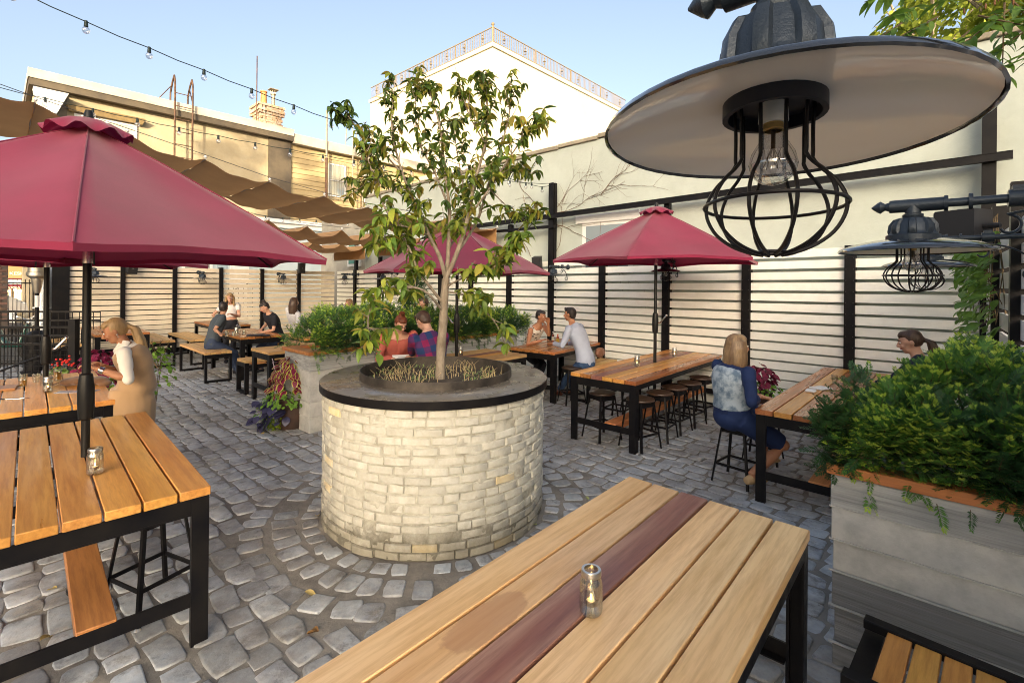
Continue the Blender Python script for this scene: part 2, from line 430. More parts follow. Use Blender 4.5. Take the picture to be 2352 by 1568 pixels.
b.build('inner_ring', M('dark_ring_steel', (.04, .035, .032), .5, .5, (.1, .085, .07), 7, .001, 40), pl, True)
b = MB(); b.lathe([(0, 1.165), (.35, 1.16), (.692, 1.15)], 40)
o = b.build('soil', M('dry_soil', (.045, .034, .024), .95, 0, (.09, .07, .05), 12, .02, 30), pl, True)
# ================================================================== SLATTED FENCES
FU, FV = 8.42, 16.4                                 # the two fence planes
def hs(v): return 2.66 - (2.66 - 2.42) * v / 16.4    # the yard falls away a little along the long fence
def slat_rows(H, board, g0, g1):
    rows = []; z = H; k = 0
    n = int(H / (board + (g0 + g1) / 2))
    while z - board > .03:
        rows.append((z - board, z)); z -= board + g0 + (g1 - g0) * min(1, k / (n - 1)); k += 1
    return rows
rf = thing('slat_fence', 'long cream board fence with black posts in front of the grey stucco wall', 'fence', G(FU, 0), GA)
pv = [-.22, 1.19, 2.59, 3.97, 5.33, 6.64, 7.91, 9.25, 10.5, 12.0, 13.6, 15.1, 16.4]
rows = slat_rows(2.66, .122, .052, .010)
for i in range(len(pv) - 1):
    a, b = pv[i], pv[i + 1]
    for z0, z1 in rows:
        q = MB(); j = random.uniform(-.0015, .0015); x0, x1 = -.012 + j, .012 + j
        fa, fb = hs(a) / 2.66, hs(b) / 2.66
        q.hexa([(x0, a, z0 * fa), (x1, a, z0 * fa), (x1, b, z0 * fb), (x0, b, z0 * fb), (x0, a, z1 * fa), (x1, a, z1 * fa), (x1, b, z1 * fb), (x0, b, z1 * fb)])
        q.build('slat', m_cream, rf)
m_rivet = M('rivet', (.06, .06, .06), .4, .6)
for i, v in enumerate(pv[:-1]):
    q = MB(); w = .065; top = hs(v) + .02
    if i == 5: top = 4.28
    if i == 0: top = 4.3
    q.box(-.075, v - w, 0, -.063, v + w, top); q.box(.05, v - w, 0, .062, v + w, top); q.box(-.063, v - .006, 0, .05, v + .006, top)
    q.box(-.02, v - w + .002, 0.001, .045, v + w - .002, top - .001)
    q.build('post', m_steel, rf)
    if v < 6:
        q = MB()
        for k in range(14):
            for s_ in (-.045, .045): q.ball((-.076, v + s_, .4 + k * .16), .006, 6, 4)
        q.build('rivets', m_rivet, rf)
# the two rails of the steel frame above it
q = MB(); q.hexa([(-.16, -.42, 3.62), (-.08, -.42, 3.62), (-.08, 11.2, 3.40), (-.16, 11.2, 3.40), (-.16, -.42, 3.71), (-.08, -.42, 3.71), (-.08, 11.2, 3.49), (-.16, 11.2, 3.49)])
q.hexa([(-.17, -.42, 3.71), (-.04, -.42, 3.71), (-.04, 11.2, 3.49), (-.17, 11.2, 3.49), (-.17, -.42, 3.718), (-.04, -.42, 3.718), (-.04, 11.2, 3.498), (-.17, 11.2, 3.498)])
q.build('upper_rail', m_steel, rf)
q = MB(); q.box(-.16, 6.5, 3.28, -.08, 11.2, 3.34); q.build('lower_rail', m_steel, rf)
for v, top in ((7.91, 3.46), (3.97, 3.6), (12.0, 3.5), (13.6, 3.5), (15.1, 3.5)):
    q = MB(); q.box(-.05, v - .05, hs(v) + .02, .05, v + .05, top); q.build('post_extension', m_steel, rf)

lf = thing('slat_fence', 'tan board fence with black posts at the back of the yard behind the benches', 'fence', G(1.15, FV), GA)
pu = [1.15, 2.36, 3.52, 4.69, 5.86, 7.03, 8.3]
rows = slat_rows(2.40, .118, .036, .010)
for i in range(len(pu) - 1):
    a, b = pu[i] - 1.15, pu[i + 1] - 1.15
    q = MB(); q.box(a, -.012, rows[0][0], b, .012, rows[0][1]); me = None; q.bm.free()
    for z0, z1 in rows:
        j = random.uniform(-.0015, .0015)
        q = MB(); q.box(a, -.012 + j, z0, b, .012 + j, z1); q.build('slat', m_tan if z0 > 1.1 else m_tan, lf)
for i, u in enumerate(pu[:-1]):
    q = MB(); w = .16 if i == 0 else .05
    q.box(u - 1.15 - w, -.08, 0, u - 1.15 + w, .06, 2.44); q.build('post', m_steel, lf)

ef = thing('slat_fence', 'short white board fence at the right edge with ivy and the big lamps', 'fence', (5.9, 6.01, 0), math.atan2(-.757, -.653))
rows = slat_rows(2.62, .15, .05, .02)
for a, b in ((.1, 1.5), (1.5, 3.0), (3.0, 4.6), (4.6, 6.4), (6.4, 8.6)):
    for z0, z1 in rows:
        q = MB(); q.box(a, -.012, z0, b, .012, z1); q.build('slat', m_white, ef)
for a in (.05, 1.5, 3.0, 4.6, 6.4):
    q = MB(); q.box(a - .05, -.07, 0, a + .05, .07, 2.9); q.build('post', m_steel, ef)
EFX = Vector((-.653, -.757, 0)); EFN = Vector((-.757, .653, 0))
def EF(s_, out, z): return Vector((5.9, 6.01, 0)) + EFX * s_ + EFN * out + Vector((0, 0, z))

# ================================================================== STUCCO WALL BEHIND THE LONG FENCE
sw = thing('stucco_wall', 'tall pale grey green stucco wall with a stone coping behind the long fence', 'wall', G(8.57, 0), GA)
q = MB(); NV = 40
q.hexa([(0, -.55, 0), (.35, -.55, 0), (.35, 14.8, 0), (0, 14.8, 0), (0, -.55, 5.22), (.35, -.55, 5.22), (.35, 14.8, 4.87), (0, 14.8, 4.87)])
q.build('wall', m_stucco, sw)
m_cop = M('weathered_coping', (.36, .32, .24), .9, 0, (.24, .21, .16), 3, .006, 20)
for k in range(15):
    a = -.6 + k * 1.03; b = a + 1.02; z = 5.22 - .0235 * (a + .55)
    q = MB(); q.box(-.05, a, z, .4, b, z + random.uniform(.075, .085), .008); q.build('coping_stone', m_cop, sw)
q = MB(); q.box(-.05, 4.6, 3.35, 0, 6.1, 3.52); q.build('window_head', m_white, sw)
q = MB(); q.box(-.01, 4.75, 2.3, .01, 5.95, 3.35); q.build('window_frame', m_white, sw)
q = MB(); q.box(-.02, 4.85, 2.36, -.012, 5.85, 3.28); q.build('pane', M('window_glass', (.25, .3, .33), .08, 0, spec=.8), sw)
# bare creeper stems on the wall
m_vine = M('dead_vine', (.16, .10, .06), .9)
cr = thing('bare_creeper', 'thin bare brown creeper stems spreading over the stucco wall', 'climbing plant', G(8.56, 5.8), GA)
rv = random.Random(11); q = MB()
def vine(y, z, ang, L, r, dep):
    pts = [(0, y, z)]
    for k in range(int(L / .12)):
        ang += rv.uniform(-.28, .28); y += .12 * math.cos(ang); z += .12 * math.sin(ang); pts.append((-.01 - rv.random() * .01, y, z))
        if dep < 3 and rv.random() < .3: vine(y, z, ang + rv.choice((-1, 1)) * rv.uniform(.4, .9), L * rv.uniform(.3, .6), r * .6, dep + 1)
    q.tube(pts, [r * (1 - .7 * k / len(pts)) for k in range(len(pts))], 4)
for y0, z0, a0, L0 in ((1.0, 2.5, 2.2, 1.8), (1.2, 3.6, 2.8, 2.2), (.9, 3.4, .3 + 3.14, 2.6), (1.6, 2.7, 1.2, 2.2), (1.4, 3.8, .9, 1.2), (1.1, 3.5, 2.0, 1.6), (.8, 2.6, 3.3, 1.4), (-.3, 3.9, 2.4, 1.0)):
    vine(y0, z0, a0, L0, .0075, 0)
q.build('stems', m_vine, cr)

# ================================================================== HOUSES
def window(par, x0, x1, z0, z1, y=-.02, bars=False, sash=1, split=1, fw=.07, mframe=None):
    mf = mframe or m_white; W = MB()
    W.box(x0, y - .03, z0, x0 + fw, y + .02, z1); W.box(x1 - fw, y - .03, z0, x1, y + .02, z1)
    W.box(x0 + fw, y - .03, z0, x1 - fw, y + .02, z0 + fw); W.box(x0 + fw, y - .03, z1 - fw, x1 - fw, y + .02, z1)
    for k in range(1, split + 1 if split > 1 else 1):
        xm = x0 + (x1 - x0) * k / split
        if k < split: W.box(xm - fw / 2, y - .032, z0 + fw, xm + fw / 2, y + .018, z1 - fw)
    if sash > 1: zm = (z0 + z1) / 2; W.box(x0 + fw, y - .028, zm - fw / 2.5, x1 - fw, y + .016, zm + fw / 2.5)
    f = W.build('window', mf, par)
    P = MB(); P.box(x0 + fw, y - .006, z0 + fw, x1 - fw, y + .004, z1 - fw)
    P.build('pane', M('old_pane', (.30, .36, .38), .06, 0, (.55, .5, .36), 1.1, spec=.9), f)
    if bars:
        B = MB(); n = max(4, int((x1 - x0) / .13))
        for k in range(n + 1):
            x = x0 + (x1 - x0) * k / n; B.box(x - .008, y - .13, z0 - .15, x + .008, y - .114, z1 + .1)
        for z in (z0 - .12, (z0 + z1) / 2, z1 + .06): B.box(x0, y - .134, z - .01, x1, y - .13 + .02, z + .01)
        B.build('window_bars', m_bar, par)
m_bar = M('weathered_bars', (.30, .27, .22), .6, .3)
m_wallA = M('warm_stucco', (.40, .33, .21), .85, 0, (.33, .27, .17), .5, .004, 10, grain=((.48, .42, .3), 2.2, .35))
m_wallB = M('cream_siding', (.44, .34, .18), .7, 0, (.38, .29, .15), .9, .003, 20)
m_fascia = M('fascia_paint', (.52, .47, .38), .6, 0, (.42, .38, .3), 2)
m_soffit = M('brown_soffit', (.11, .085, .055), .7, 0, (.07, .055, .04), 2)
HV = 24.0
h1 = thing('house', 'cream stucco row house with wide eaves and a roof ladder beyond the back fence', 'house', G(.95, HV), GA)
W1 = 8.9
q = MB(); q.box(0, 0, 0, W1, 9, 8.8); q.build('wall', m_wallA, h1)
q = MB(); q.box(-.15, -.32, 8.78, W1, 9, 9.02); q.build('soffit', m_soffit, h1)
q = MB(); q.hexa([(-.18, -.36, 9.02), (W1, -.36, 9.02), (W1, 9, 9.02), (-.18, 9, 9.02), (-.18, -.36, 9.34), (W1, -.36, 9.34), (W1, 9, 9.34), (-.18, 9, 9.34)]); q.build('fascia', m_fascia, h1)
q = MB(); q.box(W1 - 1.05, -.09, 0, W1 - .02, 0, 8.78); q.build('dark_pilaster', m_soffit, h1)
q = MB(); q.box(0, -.06, 0, .85, 0, 8.78); q.build('dark_return', M('dark_return', (.2, .16, .11), .7), h1)
q = MB(); q.hexa([(.1, -.5, 7.9), (.55, -.5, 7.9), (.55, -.1, 7.9), (.1, -.1, 7.9), (-.05, -.6, 8.65), (.85, -.6, 8.65), (.85, -.08, 8.65), (-.05, -.08, 8.65)])
q.box(.14, -.36, 0, .46, -.1, 7.9); q.build('downspout', m_white, h1)
window(h1, 1.05, 2.9, 6.9, 8.15, split=2, fw=.09)
q = MB(); q.hexa([(.9, -.2, 8.17), (3.05, -.2, 8.17), (3.05, 0, 8.17), (.9, 0, 8.17), (.82, -.32, 8.38), (3.13, -.32, 8.38), (3.13, 0, 8.38), (.82, 0, 8.38)]); q.build('window_hood', M('ochre_hood', (.33, .23, .1), .7, 0, (.2, .14, .07), 3), h1)
q = MB(); q.box(.0, -.02, .0, .02, .0, .01); q.bm.free()
m_rust = M('rusty_iron', (.16, .085, .05), .8, .3, (.07, .045, .035), 5, .002, 30)
ld = thing('roof_ladder', 'rusty iron ladder with hooped grab rails over the stucco house eaves', 'ladder', G(5.0, HV - .5), GA)
for x in (0, .62):
    q = MB(); q.tube([(x, 0, 5.3), (x, 0, 9.3), (x, .02, 10.15), (x, .15, 10.4), (x, .45, 10.2), (x, .75, 9.85), (x, .78, 9.35)], .035, 8); q.build('rail', m_rust, ld)
    q = MB(); q.tube([(x, .5, 10.1), (x + (-.5 if x == 0 else .35), 1.2, 9.36)], .018, 6); q.build('brace', m_rust, ld)
for z in [5.5 + .52 * k for k in range(9)]:
    q = MB(); q.tube([(0, 0, z), (.62, 0, z)], .018, 6); q.build('rung', m_rust, ld)
h2 = thing('house', 'yellow cream clapboard row house with barred windows next to the stucco house', 'house', G(.95 + W1, HV), GA)
W2 = 8.4
q = MB(); q.box(0, .05, 0, W2, 9, 8.75); q.build('wall', m_wallB, h2)
for k in range(34):
    z = 8.62 - k * .255
    q = MB(); q.hexa([(0, 0, z - .255), (W2, 0, z - .255), (W2, .05, z - .255), (0, .05, z - .255), (0, .035, z), (W2, .035, z), (W2, .05, z), (0, .05, z)]); q.build('clapboard', m_wallB, h2)
q = MB(); q.box(0, -.28, 8.72, W2 + .3, 9, 9.18); q.build('fascia', m_fascia, h2)
window(h2, 1.9, 2.85, 6.45, 8.15, bars=True, sash=2)
window(h2, 3.95, 4.85, 6.4, 8.1, bars=True, sash=2)
for x, z0, z1, r in ((1.65, 0, 8.3, .07), (1.65, 8.3, 10.7, .05), (3.6, 4.5, 9.0, .03)):
    q = MB(); q.tube([(x, -.32, z0), (x, -.32, z1)], r, 8); q.build('pipe', m_rust if r != .05 else M('grey_pipe', (.25, .22, .18), .7), h2)
ld2 = thing('roof_ladder', 'thin hooped roof ladder on the clapboard house partly behind the small tree', 'ladder', G(.95 + W1 + 3.0, HV - .5), GA)
for x in (0, .6):
    q = MB(); q.tube([(x, 0, 5.0), (x, 0, 9.9), (x, .1, 10.2), (x, .4, 10.35), (x, .7, 10.2), (x, .8, 9.2)], .028, 8); q.build('rail', m_bar, ld2)
for k in range(8):
    q = MB(); q.tube([(0, 0, 5.3 + .5 * k), (.6, 0, 5.3 + .5 * k)], .014, 6); q.build('rung', m_bar, ld2)
# chimney
ch = thing('chimney', 'squat whitewashed brick chimney with a clay pot and a capped metal flue', 'chimney', G(.95 + 8.15, HV + 1.0, 9.2), GA)
m_chb = M('whitewashed_brick', (.42, .36, .30), .9, 0, (.42, .25, .14), 4, .01, 18, vary=.2)
rc = random.Random(4)
for r in range(11):
    w = .5 if r < 7 else (.56 if r % 2 else .62)
    for side in range(4):
        for k in range(4):
            L = 2 * w / 4; x = -w + L * k + (.06 if r % 2 and k else 0)
            q = MB(); q.box(x + .006, -w, r * .12 + .005, x + L - .006, -w + .1, r * .12 + .115, mtx=Matrix.Rotation(side * math.pi / 2, 4, 'Z') @ Matrix.Translation((0, rc.uniform(-.012, .012), 0)))
            q.build('brick', m_chb, ch)
q = MB(); q.box(-.45, -.45, 0, .45, .45, 1.32); q.build('core', m_chb, ch)
q = MB(); q.lathe([(.15, 1.3), (.13, 1.95), (.16, 1.97), (.16, 2.02), (.1, 2.02)], 16, (-.2, -.1, 0)); q.build('clay_pot', M('orange_clay', (.55, .25, .08), .7), ch, True)
q = MB(); q.lathe([(.08, 1.3), (.08, 2.0), (.13, 2.02), (.13, 2.06), (.0, 2.06)], 14, (.28, 0, 0)); q.box(.08, -.2, 2.24, .48, .2, 2.27)
for a in range(6): q.tube([(.28 + .12 * math.cos(a), .12 * math.sin(a), 2.05), (.28 + .12 * math.cos(a), .12 * math.sin(a), 2.25)], .01, 4)
q.build('flue', M('dull_flue', (.4, .32, .2), .5, .6), ch)
q = MB(); q.tube([(-.62, -.4, -.4), (-.62, -.4, 3.5)], .025, 6); q.build('rod', m_rust, ch)

# low pale extension behind the back fence
ex = thing('low_extension', 'low pale blue painted building with a white cornice behind the back fence', 'building', G(0.2, 21.3), GA)
m_pale = M('pale_blue_render', (.55, .63, .64), .8, 0, (.49, .57, .60), .6, .003, 20)
q = MB(); q.box(2.2, 0, 0, 10.5, 2.6, 4.5); q.build('wall', m_pale, ex)
q = MB(); q.box(2.1, -.12, 4.3, 10.6, 2.6, 4.5, .01); q.box(2.1, -.22, 4.502, 10.6, 2.6, 4.66, .01); q.build('cornice', m_white, ex)
window(ex, 3.0, 4.0, 1.2, 3.3, sash=2, fw=.09); window(ex, 4.6, 5.6, 1.2, 3.3, sash=2, fw=.09)
q = MB(); q.box(6.2, -.06, 0, 6.9, 0, 4.28); q.build('pilaster', m_white, ex)
q = MB(); q.box(5.75, -.05, .1, 6.1, 0, 4.2); q.build('downpipe', M('grey_blue', (.33, .42, .47), .6), ex)
for k in range(9):
    q = MB(); x = 5.4 + k * .17; z = 1.9 + k * .05
    q.tube([(x, -.9, .6), (x, -.9, 1.9)], .012, 5); q.build('stair_rail_bar', m_steel, ex)
q = MB(); q.tube([(5.3, -.9, 1.9), (6.9, -.9, 1.9)], .015, 6); q.tube([(5.3, -.9, 1.3), (6.9, -.9, 2.1)], .012, 5); q.build('stair_rail', m_steel, ex)
cw = thing('concrete_wall', 'rough grey concrete wall with a small window at the far corner of the yard', 'wall', G(8.6, 17.2), GA)
m_conc_r = M('rough_concrete', (.42, .40, .34), .9, 0, (.30, .28, .24), 1.2, .01, 12)
q = MB(); q.box(.36, -2.5, 0, .7, 1.6, 4.6); q.build('wall', m_conc_r, cw)
q = MB(); q.box(.30, -1.5, 2.6, .355, -.6, 3.5); q.build('window_frame', m_white, cw)
q = MB(); q.box(.288, -1.4, 2.7, .298, -.7, 3.4); q.build('pane', M('green_glass', (.1, .3, .24), .1), cw)
sh = thing('dark_backing', 'dark low shed added to darken the gaps of the back fence', 'backing', G(1.3, 16.9), GA)  # near-black backing put in so the fence gaps read dark
q = MB(); q.box(0, 0, 0, 3.45, 1.8, 2.28); q.build('wall', M('backing_wall', (.018, .015, .013), .8), sh)
q = MB(); q.box(-.1, -.2, 2.285, 3.5, 1.9, 2.34); q.build('roof', M('backing_top', (.1, .05, .035), .8), sh)

# ================================================================== BIG WHITE BUILDING
wb = thing('white_building', 'tall windowless white building with an ornate roof railing behind the tree', 'building', (-1.53, 34, 0), GA)
m_wb = M('bright_white_render', (.60, .56, .44), .8, 0, (.52, .48, .37), .25, .004, 6)
q = MB(); q.box(0, 0, 0, 18.3, 16.1, 18.6); q.build('wall', m_wb, wb)
q = MB(); q.box(-.12, -.12, 18.6, 18.42, 16.22, 18.9); q.build('parapet', m_wb, wb)
q = MB(); q.box(5.2, -.04, 7.2, 7.1, 0, 8.2); q.build('window', M('grey_window', (.5, .5, .5), .4), wb)
m_rail = M('cream_railing', (.22, .165, .09), .6)
for (dx, dy, L) in ((1, 0, 18.3), (0, 1, 16.1)):
    q = MB()
    for z in (18.98, 19.98): q.box(-.03 if dx else -.03, -.03, z, (L if dx else .03), (.03 if dx else L), z + .05)
    q.build('handrail', m_rail, wb)
    n = int(L / .19); P_ = MB(); P_.box(-.015, -.015, 19.03, .015, .015, 19.98); me = P_.mesh('baluster', m_rail)
    for k in range(1, n): put('baluster', me, wb, (dx * k * L / n, dy * k * L / n, 0))
    O_ = MB()
    for k in range(7):
        z = 19.15 + k * .12; r = (.03, .07, .05, .11, .05, .07, .03)[k]
        O_.ball((0, 0, z), (r, r, .05), 8, 5)
    mo = O_.mesh('ornament', m_rail)
    for k in range(1, 9): put('ornament', mo, wb, (dx * (k - .5) * L / 8, dy * (k - .5) * L / 8, 0))
    for k in range(1, 4): 
        q = MB(); q.box(-.04, -.04, 18.9, .04, .04, 20.05); q.build('railing_post', m_rail, wb, loc=(dx * k * L / 3.99, dy * k * L / 3.99, 0))
q = MB(); q.tube([(0, 0, 18.9), (0, 0, 20.15)], .07, 10); q.ball((0, 0, 20.2), .12); q.build('corner_post', m_rail, wb)
lb = thing('low_building', 'long low building wall filling the gap between the houses and the white building', 'building', G(17.5, 23.5), GA)
q = MB(); q.box(0, 0, 0, 14, 5, 8.0); q.build('wall', m_wallB, lb)
q = MB(); q.box(-.1, -.2, 8.0, 14, 5, 8.35); q.build('fascia', m_fascia, lb)
# ================================================================== TABLES, BENCHES, STOOLS
_pl = {}
def plank_mesh(L, W, T, mat, bev=.004):
    k = (round(L, 3), round(W, 4), round(T, 3), mat.name)
    if k not in _pl:
        q = MB(); q.box(-L / 2, -W / 2, -T / 2, L / 2, W / 2, T / 2, bev); _pl[k] = q.mesh('plank', mat, True)
    return _pl[k]
def angle_leg(t, x, y, sx, sy, h, w=.085, th=.012):
    q = MB(); q.box(0, 0, 0, sx * w, sy * th, h); q.box(0, sy * th, 0, sx * th, sy * w, h)
    q.box(sx * th, sy * (w - .014), 0, sx * (w * .45), sy * w, h)
    q.build('leg', m_steel, t, loc=(x, y, 0))
def table(label, c, rz, L, W=.96, h=.895, n=6, woods=None, foot=None, group='high communal tables', rail_lo=True, T=.05):
    """planks run along local x"""
    t = thing('communal_table', label, 'table', (c[0], c[1], 0), rz, group)
    woods = woods or [w_gold] * n; pw = W / n
    for i in range(n):
        put('plank', plank_mesh(L, pw - .011, T, woods[i]), t, (0, -W / 2 + pw * (i + .5), h - T / 2 + random.uniform(-.001, .001)))
    hx, hy = L / 2 - .012, W / 2 - .01; ht = h - T - .002
    for sx in (-1, 1):
        for sy in (-1, 1):
            angle_leg(t, sx * hx, sy * hy, -sx, -sy, ht)
        q = MB(); x = sx * hx
        a, b = sorted((x, x - sx * .012)); q.box(a, -hy + .086, ht - .085, b, hy - .086, ht)
        a, b = sorted((x, x - sx * .05)); q.box(a - .0 if sx < 0 else a, -hy + .086, ht - .097, b, hy - .086, ht - .0855)
        q.build('top_rail', m_steel, t)
        if rail_lo:
            q = MB(); a, b = sorted((x, x - sx * .012)); q.box(a, -hy + .086, .24, b, hy - .086, .31)
            a, b = sorted((x, x - sx * .06)); q.box(a, -hy + .086, .232, b, hy - .086, .2395)
            q.build('low_rail', m_steel, t)
    for sy in (-1, 1):
        q = MB(); a, b = sorted((sy * hy, sy * (hy - .012))); q.box(-hx + .086, a, ht - .06, hx - .086, b, ht); q.build('side_rail', m_steel, t)
    if foot is not None:
        put('foot_plank', plank_mesh(L - .03, .16, .085, w_cap), t, (0, foot, .283))
    return t
def bench(label, c, rz, L, W=.49, h=.62, n=5, mat=None, along=True, group='steel framed benches', T=.05, bmat=None):
    t = thing('bench', label, 'bench', (c[0], c[1], 0), rz, group); mat = mat or w_tan
    if along:
        pw = W / n
        for i in range(n): put('slat', plank_mesh(L - .024, pw - .006, T, mat, .003), t, (0, -W / 2 + pw * (i + .5), h - T / 2))
    else:
        q_ = int((L - .16) / .087); pw = (L - .16) / q_
        for i in range(q_): put('slat', plank_mesh(W - .03, pw - .009, .03, mat, .003), t, (-L / 2 + .08 + pw * (i + .5), 0, h - .015), R(90))
        for sy in (-1, 1):
            q = MB(); a, b = sorted((sy * W / 2, sy * (W / 2 - .055))); q.box(-L / 2, a if sy < 0 else a, h - .028, L / 2, b, h + .012, .003); q.build('edge_rail', m_steel, t)
    b_ = .07; tp = h - T - .002
    for sx in (-1, 1):
        x0, x1 = sorted((sx * L / 2, sx * (L / 2 - b_)))
        for sy in (-1, 1):
            q = MB(); a, b = sorted((sy * W / 2, sy * (W / 2 - .045))); q.box(x0, a, .05, x1, b, tp - .07); q.build('leg', m_steel, t)
        q = MB(); q.box(x0, -W / 2, .0, x1, W / 2, .049); q.build('foot_bar', m_steel, t)
        q = MB(); q.box(x0, -W / 2, tp - .069, x1, W / 2, tp); q.build('top_bar', m_steel, t)
    return t
m_nickel = M('nickel', (.5, .48, .44), .3, .9)
def make_stool(h=.64):
    t = thing('bar_stool', '', 'stool', group='black backless bar stools'); r = .178
    q = MB(); q.lathe([(0, h - .004), (.10, h - .002), (r - .02, h), (r - .004, h - .005), (r, h - .014), (r - .004, h - .026), (r - .02, h - .032), (0, h - .032)], 40)
    q.build('seat', w_dark, t, True)
    q = MB(); a = .115
    for k in range(4):
        m_ = Matrix.Rotation(k * math.pi / 2, 4, 'Z')
        q.box(-a, -a - .006, h - .1, a, -a, h - .034, mtx=m_)
    q.build('apron', m_steel, t)
    for k in range(4):
        sx, sy = ((1, 1), (-1, 1), (-1, -1), (1, -1))[k]
        q = MB(); q.tube([(sx * a, sy * a, h - .04), (sx * .185, sy * .185, .02)], .0165, 4, ry=.011, up=(sx, -sy, 0))
        q.build('leg', m_steel, t)
        q = MB(); q.lathe([(0, 0), (.018, 0), (.022, .006), (.016, .014), (.008, .022), (0, .022)], 12, (sx * .185, sy * .185, 0)); q.build('foot', m_nickel, t, True)
        for j, z in ((0, .21), (1, .4)):
            p = a + (.185 - a) * (h - .04 - z) / (h - .06)
            q = MB(); m_ = Matrix.Rotation(k * math.pi / 2, 4, 'Z'); 
            if j == 0: q.box(-p + .012, -p - .004, z - .013, p - .012, -p + .004, z + .013, mtx=m_); q.build('stretcher', m_steel, t)
    return t
bpy.context.view_layer.update()

W_MIX = [w_red, w_gold, w_red, w_plum, w_red, w_red]
t1 = table('pale plank table in the foreground with one purple brown plank and a candle jar', (.372, 1.844), R(48.7), 2.2, .975, woods=[w_pale, w_pale, w_pale, w_plum, w_stain, w_pale])
t2 = table('golden plank table nearest on the left under the big maroon umbrella', (-2.83, 3.225), R(135), 2.19, woods=[w_gold] * 6, foot=.02)
t3 = table('reddish plank table beside the long fence with stools tucked underneath', (2.172, 7.32), R(48.5), 3.08, woods=[w_red, w_gold, w_gold, w_plum, w_red, w_gold], foot=-.12)
t4 = table('golden plank table with beers and a brown handbag behind the nearest left table', (-4.94, 5.14), R(135), 2.07, woods=[w_gold] * 6)
t5 = table('brown plank table on the right partly covered by the large yew bush', (3.815, 5.55), R(47.5), 3.3, woods=[w_red, w_gold, w_red, w_red, w_gold, w_red], foot=-.05)
tc = table('tan plank table of the couple reading just behind the brick planter', (-.82, 7.53), R(49), 2.2, woods=[w_tan, w_tan, w_gold, w_plum, w_tan, w_tan])
tm = table('small dark brown plank table with sauce bottles between two guests by the fence', (.9, 9.34), R(54), 1.88, .98, woods=[w_red] * 6)
gF = G(3.75 - .35 + .95, 8.25 + .3); 
t6 = table('narrow tan table end standing left of the long concrete planter', (-3.6, 8.95), R(48.5), 2.0, .75, woods=[w_tan] * 5, n=5)
p = G(3.92, 11.85); t7 = table('far table with glasses and a black purse between two seated guests', (p.x, p.y), R(137), 2.0, .88, woods=[w_red] * 6, foot=0)
p = G(4.3, 14.9); t8 = table('farthest table at the back fence behind the standing blonde woman', (p.x, p.y), R(137), 1.9, .85, woods=[w_red] * 6)
p = G(1.93, 14.45); t9 = table('reddish table at the back fence behind the ponytailed woman', (p.x, p.y), R(137), 2.4, .95, woods=[w_red] * 6)
p = G(6.3, 12.9); t10 = table('hidden table behind the left part of the yew hedge', (p.x, p.y), R(137), 1.8, .85, woods=[w_red] * 6)

p = G(2.75, 14.9); bench('empty tan slatted bench beside the table at the back fence', (p.x, p.y), R(137), 2.25)
p = G(3.5, 14.7); bench('empty tan bench against the back fence behind the seated man', (p.x, p.y), R(137), 2.25)
p = G(3.13, 11.97); bench('tan bench the man in the grey shirt sits on', (p.x, p.y), R(137), 1.92)
p = G(4.78, 11.9); bench('bench on the far side of the purse table under the dark haired woman', (p.x, p.y), R(137), 1.9)
p = G(1.16, 15.1); bench('short slatted bench in the left corner behind the red coleus', (p.x, p.y), R(137), 1.85, .42)
p = G(5.55, 12.9); bench('orange bench under the woman in white behind the hedge', (p.x, p.y), R(137), 1.8, mat=w_gold)
bench('low bench running beside the narrow table end left of the concrete planter', (-4.3, 9.63), R(48.5), 2.0, .42)
bench('bench between the brick planter and the concrete planter where the red haired woman sits', (-2.05, 7.67), R(49), 2.1, .46)
bench('near side bench of the reading couple under the man in plaid', (-.55, 6.6), R(49), 1.6, .42)
br_c = Vector((1.5953, 2.162, 0)) + Vector((math.cos(R(-45.5)), math.sin(R(-45.5)), 0)) * .9 + Vector((math.cos(R(224.5)), math.sin(R(224.5)), 0)) * .24
bench('golden slatted bench with black edge rails in the lower right corner', (br_c.x, br_c.y), R(-45.5), 1.8, .48, h=.61, mat=w_gold, along=False)
bench('low bench under the light blue shirted man near the fence', (1.55, 8.95), R(54), 1.2, .36)

st = make_stool()
bpy.context.view_layer.update()
def stools_at(lst):
    first = True
    for (x, y, rz, lab) in lst:
        if first and not st['label']:
            st.location = (x, y, 0); st.rotation_euler = (0, 0, rz); st['label'] = lab
        else: copy_thing(st, (x, y, 0), rz, lab)
        first = False
stools_at([(1.64, 6.13, .6, 'dark stool nearest the camera under the right side of the reddish table'),
           (2.00, 6.50, .9, 'second dark stool along the right side of the reddish table'),
           (2.31, 6.84, .8, 'third dark stool along the right side of the reddish table'),
           (2.64, 7.17, .75, 'fourth dark stool along the right side of the reddish table'),
           (2.98, 7.58, .7, 'last dark stool along the right side of the reddish table'),
           (1.22, 6.47, .5, 'single pale topped stool inside the near end of the reddish table'),
           (1.62, 7.32, .9, 'first stool on the far left side of the reddish table'),
           (2.02, 7.78, .8, 'second stool on the far left side of the reddish table'),
           (2.39, 5.09, .72, 'stool the woman in the denim vest sits on'),
           (3.0, 5.75, .9, 'empty stool beyond the denim vest woman at the brown table'),
           (3.35, 4.62, .8, 'stool on the bush side of the brown table nearest the camera'),
           (4.28, 5.05, .8, 'stool under the brunette hidden by the yew bush'),
           (-2.28, 3.1, 1.15, 'stool under the near right corner of the golden table'),
           (1.05, 8.35, .3, 'stool under the edge of the small brown table by the fence')])

